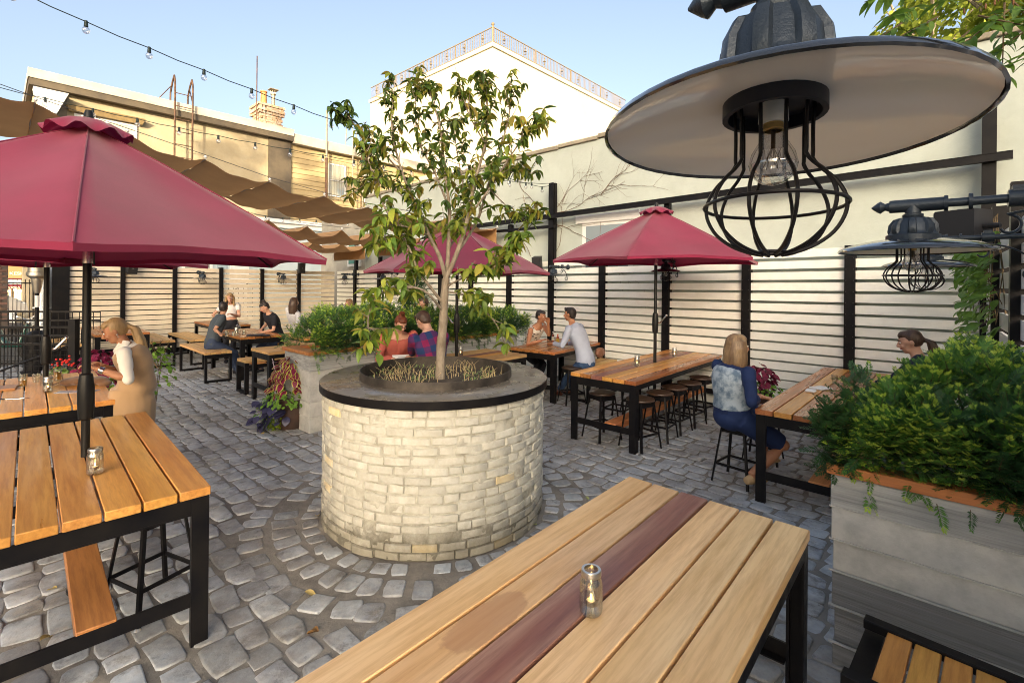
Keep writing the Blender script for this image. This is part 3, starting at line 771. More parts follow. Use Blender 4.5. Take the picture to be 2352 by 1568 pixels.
# ================================================================== UMBRELLAS
m_mar = M('maroon_canvas', (.29, .015, .062), .8, 0, (.24, .012, .05), 2.5, .0006, 300, backlit=.22, sheen=.3)
m_pole = M('dark_umbrella_pole', (.018, .018, .018), .35, .5)
m_ribm = M('dark_rib', (.03, .028, .026), .45, .4)
m_chrome = M('chrome', (.75, .75, .72), .15, 1)
def umbrella(label, c, zb, ztop, zrim, rad, ang, crank_a=0.0, crank_z=1.4, base=True):
    t = thing('patio_umbrella', label, 'umbrella', (c[0], c[1], 0), ang, 'maroon market umbrellas')
    q = MB(); q.tube([(0, 0, 0.0), (0, 0, ztop - .04)], .024, 16); q.build('pole', m_pole, t, True)
    q = MB(); q.tube([(0, 0, zrim - .05), (0, 0, zrim + .05)], .029, 16); q.build('collar', m_chrome, t, True)
    q = MB(); q.lathe([(.024, crank_z - .16), (.04, crank_z - .15), (.046, crank_z - .05), (.046, crank_z + .05), (.036, crank_z + .14), (.024, crank_z + .15)], 16); q.build('crank_housing', m_pole, t, True)
    q = MB(); ca, sa = math.cos(crank_a), math.sin(crank_a)
    q.tube([(.04 * ca, .04 * sa, crank_z), (.07 * ca, .07 * sa, crank_z), (.15 * ca, .15 * sa, crank_z + .1)], .011, 8); q.ball((.16 * ca, .16 * sa, crank_z + .112), .018); q.build('crank', m_chrome if crank_a else m_pole, t, True)
    # canopy: six panels, hem sagging between the ribs and curving in
    n = 6; K, Rn = 16, 16; vs, fs = [(0, 0, ztop)], []
    def pt(i, k, r):
        f = k / K; a = 2 * math.pi * (i + f) / n; w = math.sin(math.pi * f)
        rr = rad * r * (math.cos(math.pi / n) / math.cos(math.pi * (f - .5) * 2 / n))
        rr = rad * r * (math.cos(math.pi / n) / math.cos(2 * math.pi / n * (f - .5)) - .05 * w * r ** 3)
        z = ztop + (zrim - ztop) * (r ** 1.08) - .035 * w * r * (1 - r) * 4 + .05 * w * r ** 4 - .02 * w * r
        return (rr * math.cos(a), rr * math.sin(a), z)
    for j in range(1, Rn + 1):
        for i in range(n):
            for k in range(K): vs.append(pt(i, k, j / Rn))
    NN = n * K
    for k in range(NN): fs.append((0, 1 + k, 1 + (k + 1) % NN))
    for j in range(Rn - 1):
        for k in range(NN):
            a = 1 + j * NN + k; b = 1 + j * NN + (k + 1) % NN; fs.append((a, a + NN, b + NN, b))
    vs = [(x, y, z + .007 * noise.noise(Vector((x * 3 + c[0], y * 3, 0))) * min(1, math.hypot(x, y) * 2)) for x, y, z in vs]
    # short valance
    base_ = len(vs); last = 1 + (Rn - 1) * NN
    for k in range(NN):
        x, y, z = vs[last + k]; vs.append((x * .996, y * .996, z - .035))
    for k in range(NN): fs.append((last + k, base_ + k, base_ + (k + 1) % NN, last + (k + 1) % NN))
    me = pymesh('canopy', vs, fs, m_mar, True); me.set_sharp_from_angle(angle=R(60)); put('canopy', me, t)
    for i in range(n):
        a = 2 * math.pi * i / n; ca, sa = math.cos(a), math.sin(a)
        pts = [(rad * r * .985 * ca, rad * r * .985 * sa, ztop + (zrim - ztop) * r ** 1.08 - .03) for r in (.03, .25, .5, .75, .99)]
        q = MB(); q.tube(pts, .009, 6); q.build('rib', m_ribm, t)
        q = MB(); q.tube([(.03 * ca, .03 * sa, zrim + .12), (rad * .5 * ca, rad * .5 * sa, ztop + (zrim - ztop) * .5 ** 1.08 - .045)], .008, 6); q.build('strut', m_ribm, t)
        q = MB(); q.tube([pt(i, 0, r)[:2] + (pt(i, 0, r)[2] + .002,) for r in (.05, .3, .55, .8, 1)], .005, 5); q.build('seam', m_mar, t)
    vs, fs = [], []; NV_ = 64                                  # ruffled vent cap
    for j, (r, dz) in enumerate(((.03, .03), (.12, .005), (.2, -.045), (.235, -.075))):
        for k in range(NV_):
            a = 2 * math.pi * k / NV_; w = .022 * math.sin(k * 2 * math.pi * 9 / NV_) * (j / 3) ** 2
            vs.append(((r + w * .4) * math.cos(a) * rad / 1.5, (r + w * .4) * math.sin(a) * rad / 1.5, ztop + dz + w + .022))
    for j in range(3):
        for k in range(NV_): a = j * NV_ + k; b = j * NV_ + (k + 1) % NV_; fs.append((a, b, b + NV_, a + NV_))
    put('vent_cap', pymesh('vent_cap', vs, fs, m_mar, True), t)
    q = MB(); q.lathe([(0, ztop + .11), (.02, ztop + .105), (.026, ztop + .08), (.032, ztop + .04), (.05, ztop + .03)], 16); q.build('finial', m_pole, t, True)
    if base:
        q = MB(); q.lathe([(.03, 0.02), (.09, .02), (.09, .035), (.04, .05), (.03, .1)], 20); q.build('base', m_ribm, t, True)
    return t
umbrella('big maroon umbrella nearest the camera on the left', (-2.83, 3.225), .9, 3.09, 2.23, 1.52, R(9.5), R(125), 1.3)
umbrella('maroon umbrella half hidden behind the nearest left one', (-4.94, 5.14), .9, 2.95, 2.24, 1.5, R(18), R(22), 1.32)
umbrella('maroon umbrella behind the small tree over the reading couple', (-.85, 7.5), .9, 2.96, 2.23, 1.44, R(2), R(200), 1.45)
umbrella('maroon umbrella in front of the long cream fence on the right', (2.172, 7.32), .9, 3.2, 2.42, 1.56, R(1), R(-20), 1.5)

# ================================================================== CANVAS SHADES ON WIRES
m_shade = M('tan_canvas', (.50, .29, .13), .85, 0, (.44, .25, .11), 1.5, .001, 200, backlit=.25)
m_batten = M('grey_batten', (.4, .37, .33), .6)
m_wire = M('steel_wire', (.10, .10, .10), .5, .6)
def shade(label, v0, v1, zf, us, sag):
    t = thing('shade_sail', label, 'shade canopy', G(0, v0), GA, 'canvas shades on wires'); 
    Wd = v1 - v0
    for i in range(len(us) - 1):
        vs, fs = [], []; A, B = 14, 6; a, b = us[i], us[i + 1]
        for p_ in range(A + 1):
            f = p_ / A; u = a + (b - a) * f; z = zf(u) - sag * math.sin(math.pi * f) * (1 + .1 * math.sin(i * 2.1))
            for k in range(B + 1): vs.append((u, Wd * k / B, z + .012 * math.sin(k * 2.2 + p_)))
        for p_ in range(A):
            for k in range(B): c = p_ * (B + 1) + k; fs.append((c, c + B + 1, c + B + 2, c + 1))
        put('canvas_panel', pymesh('canvas_panel', vs, fs, m_shade, True), t)
    for u in us:
        q = MB(); q.tube([(u, -.04, zf(u) + .008), (u, Wd + .04, zf(u) + .008)], .011, 6); q.build('batten', m_batten, t)
        for y in (0.0, Wd): 
            q = MB(); q.ball((u, y, zf(u) + .045), .022, 8, 6); q.build('roller', m_white, t)
    for y in (0.0, Wd):
        q = MB(); q.tube([(u, y, zf(u) + .075) for u in [us[0] - 4] + us + [8.3]], .0045, 4); q.build('wire', m_wire, t)
    ue = us[-1]; ze = zf(ue)                                    # the loose end hangs down
    q = MB(); q.hexa([(ue + .01, .03, ze - .42), (ue + .016, .03, ze - .42), (ue + .016, Wd - .03, ze - .42), (ue + .01, Wd - .03, ze - .42), (ue, .03, ze), (ue + .006, .03, ze), (ue + .006, Wd - .03, ze), (ue, Wd - .03, ze)])
    q.build('hanging_flap', m_shade, t)
    q = MB(); q.box(ue, .02, ze - .45, ue + .03, Wd - .02, ze - .425); q.build('hem_bar', m_batten, t)
    return t
def z1_(u):
    pts = [(-4, 5.1), (.35, 4.15), (2.1, 3.82), (3.0, 3.64), (3.9, 3.53), (4.8, 3.44), (6.5, 3.38), (8.4, 3.36)]
    for (a, za), (b, zb) in zip(pts, pts[1:]):
        if u <= b: return za + (zb - za) * (u - a) / (b - a)
    return 3.36
shade('nearest brown canvas strip sweeping across from the upper left', 8.1, 10.3, z1_, [-2.4, -1.5, -.6, .33, 1.2, 2.1, 3.0, 3.9, 4.75, 5.6, 6.5, 7.35, 8.15], .09)
shade('middle brown canvas strip below the first one', 11.1, 13.35, lambda u: 3.37 - .01 * u + (max(0, 5 - u) * .06), [2.4, 3.25, 4.1, 4.95, 5.8, 6.65, 7.45, 8.15], .2)
shade('farthest brown canvas strip above the back fence corner', 14.05, 16.2, lambda u: 3.28 - .008 * u, [4.8, 5.65, 6.5, 7.35, 8.15], .2)

# ================================================================== STRING LIGHTS
m_cord = M('green_black_cord', (.008, .02, .016), .6); m_sock = M('bulb_socket', (.006, .02, .018), .5)
m_bulb = glass_mat('bulb_glass', (.97, .97, .97), .22)
m_brass = M('brass', (.55, .38, .15), .35, .9)
def string(label, pts, fr=.075):
    """pts: world points where the sockets hang"""
    t = thing('string_lights', label, 'string lights', pts[0], 0, 'outdoor string lights'); o_ = Vector(pts[0])
    q = MB(); L = []
    for a, b in zip(pts, pts[1:]):
        a, b = Vector(a), Vector(b)
        L += [a - o_, a.lerp(b, .5) - o_ - Vector((0, 0, .012))]
    L.append(Vector(pts[-1]) - o_); q.tube(L, .0055, 5); q.build('cord', m_cord, t)
    for p_ in pts[1:-1]:
        p_ = Vector(p_) - o_
        b = put('bulb', BULB, t, p_); s_ = put('socket', SOCK, b)
q = MB(); q.ball((0, 0, -.088), (.034, .034, .036), 16, 12); BULB = q.mesh('bulb', m_bulb, True)
q = MB(); q.lathe([(0, .012), (.014, .01), (.017, -.02), (.019, -.05), (0, -.052)], 12); SOCK = q.mesh('socket', m_sock, True)
endp = G(8.36, 6.64, 4.24)
def cat(a, b, n, sag):
    a, b = Vector(a), Vector(b); return [a.lerp(b, k / n) - Vector((0, 0, sag * 4 * (k / n) * (1 - k / n))) for k in range(n + 1)]
def fitcat(knots, n):
    """evenly spaced points on a polyline through knots (smoothed)"""
    ks = [Vector(k) for k in knots]; seg = []
    tot = sum((b - a).length for a, b in zip(ks, ks[1:])); out = []
    for i in range(n + 1):
        d = tot * i / n
        for a, b in zip(ks, ks[1:]):
            l = (b - a).length
            if d <= l + 1e-6: out.append(a.lerp(b, min(1, d / l))); break
            d -= l
    return out
A0 = Vector((-4.40, 4.97, 4.71)); st_ = Vector((.359, .388, 0))
string('upper bulb string crossing the sky from the top left', [A0 + st_ * k + Vector((0, 0, -.08 * k + .0028 * k * k if k >= 0 else -.11 * k)) for k in range(-4, 15)] + [endp])
B0 = Vector((-6.66, 6.88, 4.63)); sb = Vector((.471, .2388, 0))
string('lower bulb string passing in front of the house windows', [B0 + sb * k + Vector((0, 0, (-.067 * k + .0027 * k * k))) for k in range(-4, 16)] + [endp + Vector((0, 0, .03))])
string('faint far bulb string above the middle canvas strip', fitcat([G(3.5, 14.6, 4.15), G(5.2, 14.0, 3.82), G(7.2, 13.2, 3.8), G(8.3, 12.8, 4.0)], 12))
# ================================================================== CAGED LAMPS, SPEAKERS
m_cast = M('cast_iron_paint', (.022, .032, .046), .36, .4, (.035, .046, .06), 8, .002, 60)
m_enam = M('black_enamel', (.015, .017, .02), .12, .0, coat=1.0)
m_enin = M('cream_enamel', (.93, .89, .83), .09, 0, coat=.8)
m_cage = M('cage_wire', (.012, .011, .012), .35, .5)
m_porc = M('porcelain', (.72, .70, .64), .3)
m_dark = M('socket_dark', (.01, .012, .02), .5)
m_fil = M('filament', (.10, .07, .04), .5, .5)
def lamp(label, rim, r, rz=0, arm=1.0, hi=True, tilt=None, cage=1.0, cz=.715, ch=1.0, group='caged lamps'):
    """rim = centre of the shade's rim; local x points from the lamp towards its wall"""
    t = thing('caged_lamp', label, 'lamp', rim, rz, group); k = r / .25; s = 48 if hi else 20
    prof = [(.062, .046), (.10, .042), (.16, .032), (.21, .019), (.24, .006), (.25, 0)]
    CZ = lambda z: (.04 + (z - .05) * cz)
    q = MB(); q.lathe([(a * k, z * k + .004) for a, z in prof] + [(.2535 * k, -.004 * k), (.2495 * k, -.006 * k)], s); q.build('shade', m_enam, t, True)
    q = MB(); q.lathe([(a * k * .995, z * k) for a, z in prof], s); q.build('shade_lining', m_enin, t, True)
    # fluted cap
    n = s * 2; vs, fs = [], []
    pr = [(.064, .042), (.088, .044), (.088, .062), (.078, .067), (.074, .078), (.07, .105), (.055, .128), (.03, .136)]
    for j, (a, z) in enumerate(pr):
        for i in range(n):
            f = 0.0
            if 4 <= j <= 6: f = .010 * (math.cos(8 * 2 * math.pi * i / n) > .45) - .002
            vs.append(((a + f) * k * math.cos(2 * math.pi * i / n), (a + f) * k * math.sin(2 * math.pi * i / n), z * k * ch))
    for j in range(len(pr) - 1):
        for i in range(n): fs.append((j * n + i, j * n + (i + 1) % n, (j + 1) * n + (i + 1) % n, (j + 1) * n + i))
    me = pymesh('cap', vs, fs, m_cast, True); me.set_sharp_from_angle(angle=R(35)); put('cap', me, t)
    zt = .183 * k * ch
    q = MB(); q.lathe([(.028 * k, .13 * k * ch), (.034 * k, .138 * k * ch), (.034 * k, .146 * k * ch), (.026 * k, .15 * k * ch), (.026 * k, zt)], 24)
    q.tube([(-.075 * k, 0, zt), (.10 * k, 0, zt)], .026 * k, 16)
    for x in (.1, .17): q.tube([(x * k - .006, 0, zt), (x * k + .006, 0, zt)], .031 * k, 16)
    q.tube([(-.135 * k, 0, zt), (-.115 * k, 0, zt), (-.105 * k, 0, zt), (-.09 * k, 0, zt), (-.075 * k, 0, zt)], [.003 * k, .02 * k, .026 * k, .014 * k, .02 * k], 16)
    q.build('fitting', m_cast, t, True)
    q = MB(); q.tube([(.1 * k, 0, zt), (arm, 0, zt)], .0165 * k, 14)
    q.tube([(.27 * k, 0, zt), (.33 * k, 0, zt)], .032 * k, 12); q.box(.28 * k, -.02 * k, zt + .02 * k, .32 * k, .02 * k, zt + .045 * k)
    q.tube([(arm - .03, 0, zt), (arm - .012, 0, zt), (arm, 0, zt)], [.03 * k, .045 * k, .055 * k], 20); q.build('arm', m_cast, t, True)
    q = MB(); sc_ = []                                     # scroll brace
    x0, z0 = .22 * k, zt - .06 * k
    for i in range(18):
        a = R(-150 + i * 22); rr = (.022 + .0018 * i) * k; sc_.append((x0 + .05 * k + rr * math.cos(a), 0, zt - .1 * k + rr * math.sin(a)))
    sc_ = sc_[:12][::1]
    for i in range(1, 13):
        f = i / 12; sc_.append((x0 + .06 * k + (arm - .02 - x0 - .06 * k) * math.sin(f * math.pi / 2), 0, zt - .045 * k - (.23 * k) * (1 - math.cos(f * math.pi / 2))))
    for i in range(12):
        a = R(0 - i * 26); rr = (.05 - .003 * i) * k; sc_.append((arm - .02 - .05 * k + rr * math.cos(a), 0, zt - .235 * k + rr * math.sin(a)))
    q.tube(sc_, .0055 * k, 8, ry=.009 * k); q.build('scroll', m_cast, t, True)
    # socket, bulb, cage
    q = MB(); q.lathe([(.072 * k, .045 * k), (.072 * k, .022 * k), (.064 * k, .022 * k), (.064 * k, .041 * k), (0, .041 * k)], 32); q.build('gallery', m_dark, t, True)
    q = MB(); q.lathe([(.02 * k, .042 * k), (.021 * k, .014 * k), (.019 * k, .01 * k), (0, .011 * k)], 20); q.build('lamp_holder', m_porc, t, True)
    q = MB(); q.lathe([(.0135 * k, .0), (.0135 * k, -.012 * k), (.017 * k, -.03 * k), (.03 * k, -.058 * k), (.034 * k, -.078 * k), (.030 * k, -.098 * k), (.018 * k, -.112 * k), (.004 * k, -.118 * k), (0, -.12 * k)], 28)
    b = q.build('bulb', m_bulb, t, True, loc=(0, 0, .012 * k)); b.scale = (1, 1, .82)
    q = MB(); q.lathe([(.0142 * k, .003), (.0142 * k, -.014 * k), (.012 * k, -.016 * k)], 20); q.build('screw_cap', m_brass, b, True)
    q = MB(); q.tube([(0, 0, -.014 * k), (0, 0, -.05 * k)], .0032 * k, 8)
    for i in range(5): a = 2 * math.pi * i / 5; q.tube([(0, 0, -.045 * k), (.014 * k * math.cos(a), .014 * k * math.sin(a), -.085 * k), (.012 * k * math.cos(a + 1), .012 * k * math.sin(a + 1), -.05 * k)], .0007 * k, 4)
    q.build('filament', m_fil, b)
    nb = 10; wr = .0028 * k * (1 if hi else 1.15)
    q = MB(); c = cage * k
    for i in range(nb):
        a = 2 * math.pi * (i + .35) / nb; ca, sa = math.cos(a), math.sin(a)
        P_ = [(.054, .05), (.052, 0), (.052, -.05), (.052, -.062), (.062, -.08), (.078, -.1), (.090, -.125), (.094, -.148), (.090, -.172), (.078, -.198), (.058, -.219), (.036, -.232), (.016, -.238)]
        if hi:
            S_ = []
            for j in range(len(P_) - 1):
                a0, a1, a2, a3 = P_[max(0, j - 1)], P_[j], P_[j + 1], P_[min(len(P_) - 1, j + 2)]
                for f in (0, .33, .67): S_.append(tuple(.5 * (2 * a1[i_] + (a2[i_] - a0[i_]) * f + (2 * a0[i_] - 5 * a1[i_] + 4 * a2[i_] - a3[i_]) * f * f + (3 * a1[i_] - a0[i_] - 3 * a2[i_] + a3[i_]) * f ** 3) for i_ in (0, 1)))
            P_ = S_ + [P_[-1]]
        q.tube([(x * c * ca, x * c * sa, CZ(z) * c) for x, z in P_], wr, 7)
    put('cage_bars', q.mesh('cage_bars', m_cage, True), t)
    q = MB()
    for rr, z in ((.0965, -.146), (.018, -.234)):
        q.tube([(rr * c * math.cos(2 * math.pi * i / 36), rr * c * math.sin(2 * math.pi * i / 36), CZ(z) * c) for i in range(36)], wr, 7, closed=True)
    put('cage_ring', q.mesh('cage_ring', m_cage, True), t)
    if tilt: t.rotation_euler = (Matrix.Rotation(tilt[0], 3, 'X') @ Matrix.Rotation(tilt[1], 3, 'Y') @ Matrix.Rotation(rz, 3, 'Z')).to_euler()
    return t
ea = math.atan2(-EFN.y, -EFN.x)                            # from lamp towards the short white fence
lamp('huge caged lamp with cream lined shade hanging closest to the camera', (.405, .755, 2.321), .255, ea, .62, tilt=(R(-3.2), R(1.6)), cz=.80, ch=1.33)
lamp('second caged lamp along the short white fence with its long pipe arm', (1.62, 1.96, 2.226), .25, ea, .58)
lamp('third caged lamp showing just behind the second one at the right', (2.87, 3.35, 2.225), .25, ea, .56)
def wall_lamp(label, v=None, u=None, z=2.23):
    if v is not None: lamp(label, G(FU - .52, v, z), .25, GA, .50, False)
    else: lamp(label, G(u, FV - .46, z), .25, GA + math.pi / 2, .42, False, group='caged lamps')
wall_lamp('caged wall lamp on the long fence just right of the speaker post', v=6.2, z=2.24)
wall_lamp('caged wall lamp on the long fence under the edge of the right umbrella', v=3.75, z=2.30)
wall_lamp('caged wall lamp in the far corner left of the tree', v=14.9, z=2.12)
wall_lamp('caged wall lamp on the long fence peeking behind the tree leaves', v=12.6, z=2.14)
wall_lamp('caged lamp on the tan back fence nearest the left umbrella pole', u=1.75, z=2.13)
wall_lamp('caged lamp on the tan back fence above the empty bench', u=4.1, z=2.10)
wall_lamp('caged lamp on the tan back fence above the standing blonde woman', u=6.35, z=2.10)
m_spk = M('speaker_black', (.012, .012, .014), .5); m_grill = M('speaker_grille', (.02, .02, .022), .6, 0, bump=.001, bscale=400)
def speaker(label, p, rz, tilt=0.25, w=.2, h=.33, d=.2):
    t = thing('speaker', label, 'speaker', p, group='black outdoor speakers', rot=(tilt, 0, rz))
    q = MB(); q.hexa([(-w * .42, 0, -h / 2), (w * .42, 0, -h / 2), (w * .5, -d, -h / 2), (-w * .5, -d, -h / 2)][::1] + [(-w * .42, 0, h / 2), (w * .42, 0, h / 2), (w * .5, -d, h / 2), (-w * .5, -d, h / 2)]); q.build('cabinet', m_spk, t)
    q = MB(); q.box(-w * .48, -d - .012, -h / 2 + .008, w * .48, -d - .001, h / 2 - .008, .004); g_ = q.build('grille', m_grill, t)
    q = MB(); q.box(-.018, -d - .0145, -.01, .018, -d - .0125, -.004); q.build('badge', m_white, g_)
    q = MB(); q.tube([(0, 0, 0), (0, .1, 0)], .02, 8); q.build('bracket', m_spk, t)
speaker('black speaker tilted down from the tall post of the long fence', G(FU - .1, 6.95, 2.52), GA - R(90) + R(25), .25)
speaker('black speaker on the tan back fence behind the red haired woman', G(7.03, FV - .12, 2.5), GA + R(-4), .06)
speaker('black speaker on the tan back fence beside the left umbrella pole', G(2.5, FV - .12, 2.42), GA + R(10), .3, .22, .34)
speaker('large black speaker above the ivy at the short white fence', (3.62, 3.72, 2.55), math.atan2(EFN.y, EFN.x) + R(60), .0, .28, .27, .25)
# ================================================================== CONCRETE PLANTERS
def concrete(name, a, b, st=(1, 1, 1), bd=.008, gs=.4):
    m = M(name, a, .85, 0, b, 3.2, bd, 11, grain=((.20, .20, .20), 7, gs), stretch=st); return m
m_cb = [concrete('board_formed_concrete', (.56, .555, .52), (.47, .47, .45), (1, 1, 1)), concrete('grained_concrete', (.50, .51, .50), (.38, .39, .39), (.10, 1, 5), .014, .8), concrete('dark_grained_concrete', (.30, .31, .325), (.19, .20, .21), (.10, 1, 6), .016, .8)]
def planter(label, corner, rz, L, W, H, courses, capw=.19, capt=.05):
    """corner = outer corner nearest the camera; local x along the length, y across"""
    t = thing('concrete_planter', label, 'planter', (corner[0], corner[1], 0), rz, 'board formed concrete planters')
    z = 0; rp = random.Random(int(L * 10))
    for i, (h, mi, pr) in enumerate(courses):
        z1 = min(z + h, H - capt)
        q = MB(); q.box(.03 - pr, .03 - pr, z + .001, L - .03 + pr, W - .03 + pr, z1 - .003, .004); o = q.build('concrete_course', m_cb[mi], t)
        if i: q = MB(); q.box(.012, .012, z - .005, L - .012, .03, z + .003, .002); q.build('ridge', m_cb[0], t)
        z = z1
    for (x0, y0, x1, y1) in ((0, 0, L, capw), (0, W - capw, L, W), (0, capw + .002, capw, W - capw - .002), (L - capw, capw + .002, L, W - capw - .002)):
        if x1 - x0 > 2.5:
            n_ = int((x1 - x0) / 1.6) + 1
            for k in range(n_):
                a = x0 + (x1 - x0) * k / n_; b = x0 + (x1 - x0) * (k + 1) / n_ - .003
                q = MB(); q.box(-(b - a) / 2, y0 - (y0 + y1) / 2, -capt / 2, (b - a) / 2, y1 - (y0 + y1) / 2, capt / 2, .004); q.build('cap_board', w_cap, t, loc=((a + b) / 2, (y0 + y1) / 2, H - capt / 2))
        else:
            q = MB(); q.box(x0, y0, H - capt, x1, y1, H, .004); q.build('cap_board', w_cap, t)
    q = MB(); q.box(capw, capw, H - .12, L - capw, W - capw, H - .06); q.build('soil', M('dark_soil', (.02, .014, .01), .95), t)
    return t
planter('long concrete planter with wooden cap and yew hedge behind the reading couple', (-2.73, 6.53), R(48.5), 4.35, .84, 1.11, ((.22, 0, 0), (.2, 0, .006), (.22, 0, 0), (.2, 0, .004), (.22, 1, .0)), .17)
planter('big rough grey concrete planter with orange wooden cap at the right edge', (1.735, 2.655), R(-41.5), 2.2, 1.05, 1.11, ((.14, 2, 0), (.2, 2, -.008), (.19, 2, .004), (.17, 0, .001), (.18, 0, .008), (.30, 1, .012)), .15, .055)

# ================================================================== YEW
import numpy as np
m_yew = M('yew_needle', (.055, .135, .03), .5, 0, (.025, .075, .022), 2.0, vary=.0, backlit=.22, kind='Generated')
def yew_mat(name, a, b, c, scale):
    m = M(name, a, .5, 0, b, scale, backlit=.25); return m
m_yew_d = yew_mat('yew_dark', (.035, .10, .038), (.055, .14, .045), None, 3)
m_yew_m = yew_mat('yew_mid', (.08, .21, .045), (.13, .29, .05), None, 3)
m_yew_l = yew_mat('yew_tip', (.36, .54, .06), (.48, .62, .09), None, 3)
m_twig = M('yew_twig', (.10, .07, .035), .8)
def sprig(n, L, nl, nw):
    """twig along +x with two ranks of flat needles; returns verts, faces, material ids"""
    vs, fs, ms = [], [], []
    for k in range(n):
        f = k / n; x = L * (.08 + .92 * f)
        for s_ in (-1, 1):
            l = nl * (1 - .55 * f ** 3) * random.uniform(.85, 1.1); a = R(62 - 32 * f) + random.uniform(-.12, .12); up = random.uniform(.0, .45)
            d = Vector((math.cos(a), s_ * math.sin(a) * math.cos(up), math.sin(up) * math.sin(a))); w = Vector((-d.y * s_, d.x * s_, 0)).normalized() * nw
            b = Vector((x + random.uniform(-.002, .002), 0, -.12 * x * f)); i = len(vs)
            vs += [b - w * .5, b + d * l * .5 - w, b + d * l, b + d * l * .5 + w]; fs.append((i, i + 1, i + 2, i + 3)); ms.append(1 if f > .72 else 0)
    i = len(vs); vs += [Vector((0, -.0022, 0)), Vector((0, .0022, 0)), Vector((L, 0, -.12 * L))]; fs.append((i, i + 1, i + 2)); ms.append(2)
    return np.array([tuple(v) for v in vs], 'f'), np.array([list(f) + [-1] * (4 - len(f)) for f in fs]), np.array(ms)
def scatter(parent, name, sprigs, places, mats):
    """bake many sprigs into one mesh. places: (pos, dir, up-ish roll, scale, matset)"""
    V, Fq, MI = [], [], []; off = 0
    for (p, d, roll, sc_, ms_) in places:
        sv, sf, sm = sprigs[int(roll * 97) % len(sprigs)]
        x = Vector(d).normalized(); y = Vector((0, 0, 1)).cross(x)
        if y.length < .05: y = Vector((1, 0, 0))
        y.normalize(); z = x.cross(y); m = (Matrix((x, y, z)).transposed() @ Matrix.Rotation((roll - .5) * 1.6, 3, 'X'))
        A = np.array(m) * sc_; V.append(sv @ A.T + np.array(p, 'f')); Fq.append(np.where(sf >= 0, sf + off, -1)); MI.append(np.where(sm == 2, 3, np.where(sm == 1, ms_[1], ms_[0]))); off += len(sv)
    V = np.concatenate(V).astype('f'); Fq = np.concatenate(Fq); MI = np.concatenate(MI)
    cnt = (Fq >= 0).sum(1); me = bpy.data.meshes.new(name)
    me.vertices.add(len(V)); me.vertices.foreach_set('co', V.ravel())
    loops = Fq[Fq >= 0]; me.loops.add(len(loops)); me.loops.foreach_set('vertex_index', loops.astype('i'))
    st_ = np.concatenate([[0], np.cumsum(cnt)[:-1]]).astype('i')
    me.polygons.add(len(Fq)); me.polygons.foreach_set('loop_start', st_); me.polygons.foreach_set('loop_total', cnt.astype('i'))
    for mm in mats: me.materials.append(mm)
    me.polygons.foreach_set('material_index', MI.astype('i')); me.update(calc_edges=True); me.validate()
    o = put(name, me, parent); o['kind'] = 'stuff'; return o
def yew(label, corner, rz, L, W, z0, hfun, n, sl, over=.25, seed=1, needles=13, nl=.026, nw=.0028, face=True, group='yew bushes'):
    rr = random.Random(seed); t = thing('yew_bush', label, 'bush', (corner[0], corner[1], z0), rz, group)
    random.seed(seed); sp = [sprig(needles, sl, nl, nw) for _ in range(6)]
    places = []
    for k in range(n):
        x, y = rr.uniform(-.02, L + .02), rr.uniform(0, W); H = hfun(x / L)
        edge = min(y, W - y) / (W / 2); dome = H * (1 - .45 * (1 - min(1, edge * 1.6)) ** 2)
        q = rr.random()
        z = dome * (q ** .7)
        side = 0
        if q < .6: # push outward on the long faces
            s_ = -1 if rr.random() < .75 else 1; yy = (W / 2) + s_ * (W / 2) * (rr.uniform(.72, 1.0) + over * math.sin(math.pi * min(1, z / max(.01, dome))) * rr.uniform(.3, 1)); y = yy; side = s_
            if rr.random() < .15: x = rr.choice((-1, 1)) * (L / 2 + over * W * .5 * rr.random()) + L / 2
        c = noise.noise(Vector((x * 3.1 + seed, y * 3.1, z * 3.1)))
        z += c * .10
        d = Vector((rr.uniform(-.8, .8), side * rr.uniform(.3, 1.0) + rr.uniform(-.4, .4), rr.uniform(.05, 1.0) - (.45 if z < .12 else 0)))
        if side and rr.random() < .012: z = rr.uniform(-.14, .1); y = (0 if side < 0 else W) + side * rr.uniform(.0, .07); d = Vector((rr.uniform(-.5, .5), side * .5, rr.uniform(-1, -.1)))
        if q > .8: d = Vector((rr.uniform(-.7, .7), rr.uniform(-.7, .7), rr.uniform(.5, 1.2)))
        top = z > dome * .72
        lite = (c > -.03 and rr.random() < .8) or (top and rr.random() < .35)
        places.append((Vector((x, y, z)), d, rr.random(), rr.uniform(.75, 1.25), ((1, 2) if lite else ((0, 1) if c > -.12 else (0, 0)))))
    for k in range(int(n * .16)):
        x, y = rr.uniform(.1, L - .05), rr.uniform(.1, W * .5); places.append((Vector((x, y, rr.uniform(.0, .2))), Vector((rr.uniform(-.6, .6), rr.uniform(-1, .1), rr.uniform(-.1, .8))), rr.random(), rr.uniform(.8, 1.2), (0, 1 if rr.random() < .4 else 0)))
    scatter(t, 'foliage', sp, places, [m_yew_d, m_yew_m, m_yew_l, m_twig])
    q = MB()
    for k in range(int(L * 12)):
        x, y = rr.uniform(.1, L - .1), rr.uniform(.2 * W, .8 * W); h = hfun(x / L) * .8
        q.tube([(x, y, -.05), (x + rr.uniform(-.08, .08), y + rr.uniform(-.08, .08), h * .5), (x + rr.uniform(-.2, .2), y + rr.uniform(-.2, .2), h)], [.011, .008, .003], 5)
    q.build('branches', m_twig, t)
    # dark heart of the bush: old leafless growth
    vs, fs = [], []
    return t
random.seed(21)
yew('big feathery green yew bush overflowing the right concrete planter', (1.86, 2.62), R(-41.5), 2.0, .92, 1.07, lambda f: .58 - .32 * max(0, .22 - f) / .22 + .04 * math.sin(f * 9), 9500, .10, .33, 31, 12, .032, .0036)
